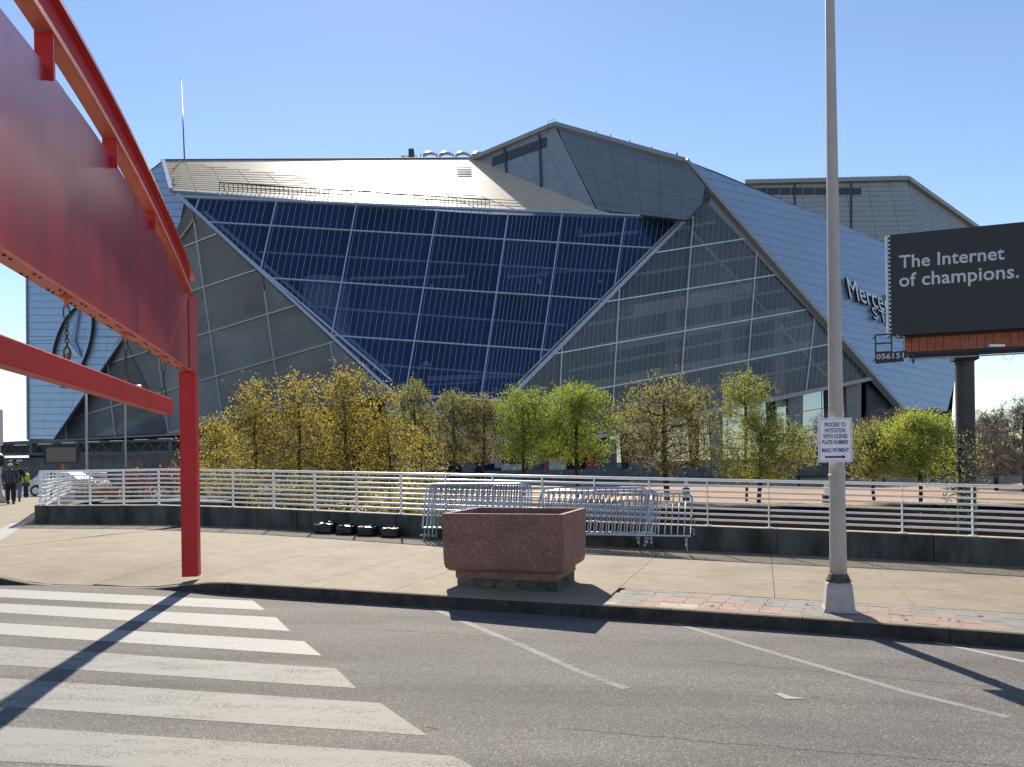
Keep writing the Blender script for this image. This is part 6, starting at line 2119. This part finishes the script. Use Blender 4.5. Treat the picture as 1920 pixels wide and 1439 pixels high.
# ================================================================== PEOPLE
def skinned(name, joints, edges, m, parent, sub=2):
    me = bpy.data.meshes.new(name)
    me.from_pydata([tuple(j[0]) for j in joints], edges, [])
    ob = bpy.data.objects.new(name, me); COL.objects.link(ob)
    ob.modifiers.new('s', 'SKIN')
    for i, j in enumerate(joints):
        sv = me.skin_vertices[0].data[i]; r = j[1]
        sv.radius = r if isinstance(r, tuple) else (r, r)
    me.skin_vertices[0].data[0].use_root = True
    ss = ob.modifiers.new('d', 'SUBSURF'); ss.levels = sub; ss.render_levels = sub
    dg = bpy.context.evaluated_depsgraph_get(); dg.update()
    res = bpy.data.meshes.new_from_object(ob.evaluated_get(dg))
    bpy.data.objects.remove(ob); bpy.data.meshes.remove(me)
    res.name = name; res.materials.clear(); res.materials.append(m)
    res.polygons.foreach_set('use_smooth', [True] * len(res.polygons))
    return link(name, res, parent)
M['skin'] = mat('skin', (0.16, 0.085, 0.055), .6)
M['plaid'] = None
def plaid_mat():
    m = mat('dark_plaid_cloth', (0.02, 0.028, 0.04), .9)
    nt = m.node_tree; b = nt.nodes['Principled BSDF']
    tc = nt.nodes.new('ShaderNodeTexCoord'); se = nt.nodes.new('ShaderNodeSeparateXYZ'); nt.links.new(tc.outputs['Object'], se.inputs[0])
    vals = []
    for ax, f in ((0, 9.0), (2, 9.0)):
        ml = nt.nodes.new('ShaderNodeMath'); ml.operation = 'MULTIPLY'; ml.inputs[1].default_value = f; nt.links.new(se.outputs[ax], ml.inputs[0])
        fr = nt.nodes.new('ShaderNodeMath'); fr.operation = 'FRACT'; nt.links.new(ml.outputs[0], fr.inputs[0])
        gt = nt.nodes.new('ShaderNodeMath'); gt.operation = 'GREATER_THAN'; gt.inputs[1].default_value = .62; nt.links.new(fr.outputs[0], gt.inputs[0]); vals.append(gt)
    ad = nt.nodes.new('ShaderNodeMath'); ad.operation = 'ADD'; nt.links.new(vals[0].outputs[0], ad.inputs[0]); nt.links.new(vals[1].outputs[0], ad.inputs[1])
    r = nt.nodes.new('ShaderNodeValToRGB'); r.color_ramp.elements[0].color = (.012, .016, .026, 1); r.color_ramp.elements[1].color = (.09, .12, .17, 1)
    h = nt.nodes.new('ShaderNodeMath'); h.operation = 'MULTIPLY'; h.inputs[1].default_value = .5; nt.links.new(ad.outputs[0], h.inputs[0])
    nt.links.new(h.outputs[0], r.inputs[0]); nt.links.new(r.outputs[0], b.inputs['Base Color'])
    return m
M['plaid'] = plaid_mat()
M['darkcloth'] = mat('black_cloth', (0.015, 0.016, 0.02), .9)
M['jeans'] = mat('faded_jeans', (0.12, 0.17, 0.26), .9, var=.2, vscale=6)
M['cap'] = mat('pale_cap', (0.6, 0.6, 0.6), .8)
M['hivis'] = mat('hi_vis_yellow', (0.45, 0.6, 0.04), .7)
M['hair'] = mat('dark_hair', (0.012, 0.01, 0.009), .7)
def person(loc, h, face, fat, shirt, pants, label, cap=None, stride=.12):
    """standing/walking figure; face = heading angle, body axis Z"""
    root = empty('person', loc, label, 'person')
    k = h / 1.75
    Rz = Matrix.Rotation(face, 3, 'Z')
    def J(x, y, z, r):
        r = tuple(q * k for q in r) if isinstance(r, tuple) else r * k
        return (Rz @ V((x, y, z)) * k, r)
    f = fat
    # skin: head, neck, arms, shanks in one body
    body = [J(0, 0, 1.0, .11), J(0, 0, 1.2, .12), J(0, 0, 1.4, .11), J(0, .0, 1.5, .055), J(0, .02, 1.58, .085), J(0, .02, 1.66, .1), J(0, .01, 1.72, .07),
            J(-.2, 0, 1.42, .06), J(-.27, .01, 1.15, .047), J(-.29, .07, .9, .036), J(-.285, .1, .81, (.022, .04)),
            J(.2, 0, 1.42, .06), J(.27, -.01, 1.15, .047), J(.29, .04, .9, .036), J(.285, .07, .81, (.022, .04)),
            J(-.1, 0, .92, .09), J(-.11, stride * .4, .5, .065), J(-.11, stride, .08, .045), J(-.11, stride + .14, .035, .04),
            J(.1, 0, .92, .09), J(.11, -stride * .3, .5, .065), J(.11, -stride, .09, .045), J(.11, -stride + .13, .035, .04)]
    E_ = [(0, 1), (1, 2), (2, 3), (3, 4), (4, 5), (5, 6), (2, 7), (7, 8), (8, 9), (9, 10), (2, 11), (11, 12), (12, 13), (13, 14), (0, 15), (15, 16), (16, 17), (17, 18), (0, 19), (19, 20), (20, 21), (21, 22)]
    skinned('body', body, E_, M['skin'], root)
    # fingers: four and a thumb on each hand
    for s_, hy in ((-1, .1), (1, .07)):
        mb = MB()
        for q, (dy, L_) in enumerate(((-.03, .075), (-.01, .085), (.01, .08), (.03, .065))):
            a = V((s_ * .285, hy + dy, .79)); P = [a, a + V((-s_ * .008, 0, -L_ * .5)), a + V((-s_ * .03, 0.0, -L_))]
            mb.tube([Rz @ p * k for p in P], [.009 * k, .0085 * k, .006 * k], 6)
        a = V((s_ * .28, hy + .035, .83)); mb.tube([Rz @ p * k for p in (a, a + V((-s_ * .01, .025, -.03)), a + V((-s_ * .02, .03, -.065)))], [.011 * k, .01 * k, .007 * k], 6)
        o = bpy.data.objects.new('fingers', mb.mesh('fingers', M['skin'], smooth=True)); COL.objects.link(o); o.parent = root
    skinned('shirt', [J(0, 0, .8, (.185 * f, .14 * f)), J(0, 0, 1.05, (.19 * f, .145 * f)), J(0, 0, 1.28, (.195 * f, .14 * f)), J(0, 0, 1.42, (.17, .11)), J(0, 0, 1.47, .09),
                      J(-.2, 0, 1.42, .085), J(-.275, 0.01, 1.2, .075), J(-.285, .02, 1.08, .068), J(.2, 0, 1.42, .085), J(.275, -.01, 1.2, .075), J(.285, .0, 1.08, .068)],
            [(0, 1), (1, 2), (2, 3), (3, 4), (3, 5), (5, 6), (6, 7), (3, 8), (8, 9), (9, 10)], shirt, root)
    skinned('trousers', [J(0, 0, .95, (.18 * f, .14 * f)), J(-.1, 0, .84, .12), J(-.11, stride * .4, .5, .095), J(-.11, stride, .12, .078), J(.1, 0, .84, .12), J(.11, -stride * .3, .5, .095), J(.11, -stride, .13, .078)],
            [(0, 1), (1, 2), (2, 3), (0, 4), (4, 5), (5, 6)], pants, root)
    for s_, yy in ((-1, stride), (1, -stride)):
        skinned('shoe', [J(s_ * .11, yy - .05, .05, .05), J(s_ * .11, yy + .06, .045, .048), J(s_ * .115, yy + .17, .035, .04)], [(0, 1), (1, 2)], M['black'], root)
    skinned('hair' if not cap else 'cap', [J(0, -.01, 1.62, .1), J(0, -.005, 1.69, .108), J(0, .0, 1.75, .075)], [(0, 1), (1, 2)], cap or M['hair'], root)
    # face
    mb = MB()
    mb.tube([Rz @ V((0, .115, 1.635)) * k, Rz @ V((0, .14, 1.605)) * k], [.012 * k, .016 * k], 6)
    for s_ in (-1, 1): mb.tube([Rz @ V((s_ * .1, .01, 1.65)) * k, Rz @ V((s_ * .108, .0, 1.6)) * k], [.016 * k, .012 * k], 6)
    o = bpy.data.objects.new('ears_and_nose', mb.mesh('ears_and_nose', M['skin'], smooth=True)); COL.objects.link(o); o.parent = root
    mb = MB()
    for s_ in (-1, 1): mb.lathe(Rz @ V((s_ * .035, .105, 1.65)) * k, [(.008 * k, -.006 * k), (.01 * k, 0), (.008 * k, .006 * k)], 6)
    mb.tube([Rz @ V((-.03, .11, 1.565)) * k, Rz @ V((.03, .11, 1.565)) * k], .006 * k, 5)
    o = bpy.data.objects.new('eyes_and_mouth', mb.mesh('eyes_and_mouth', M['hair'], smooth=True)); COL.objects.link(o); o.parent = root
    return root
g1 = gnd(20, 946)
person(g1, 1.73, R(20), 1.25, M['plaid'], M['darkcloth'], 'heavy man in dark plaid shirt and pale cap walking away', M['cap'], .06)
g2 = gnd(32, 941)
person(g2, 1.80, R(25), 1.0, M['darkcloth'], M['jeans'], 'taller man in black top and jeans half hidden by the plaid-shirted man', None, .15)
wk = at(48, 878, 42)
person(V((wk.x, 42, cz)), wk.z - cz, R(-60), 1.05, M['hivis'], M['darkcloth'], 'worker in a yellow hi-vis vest beside the white car', None, .05)
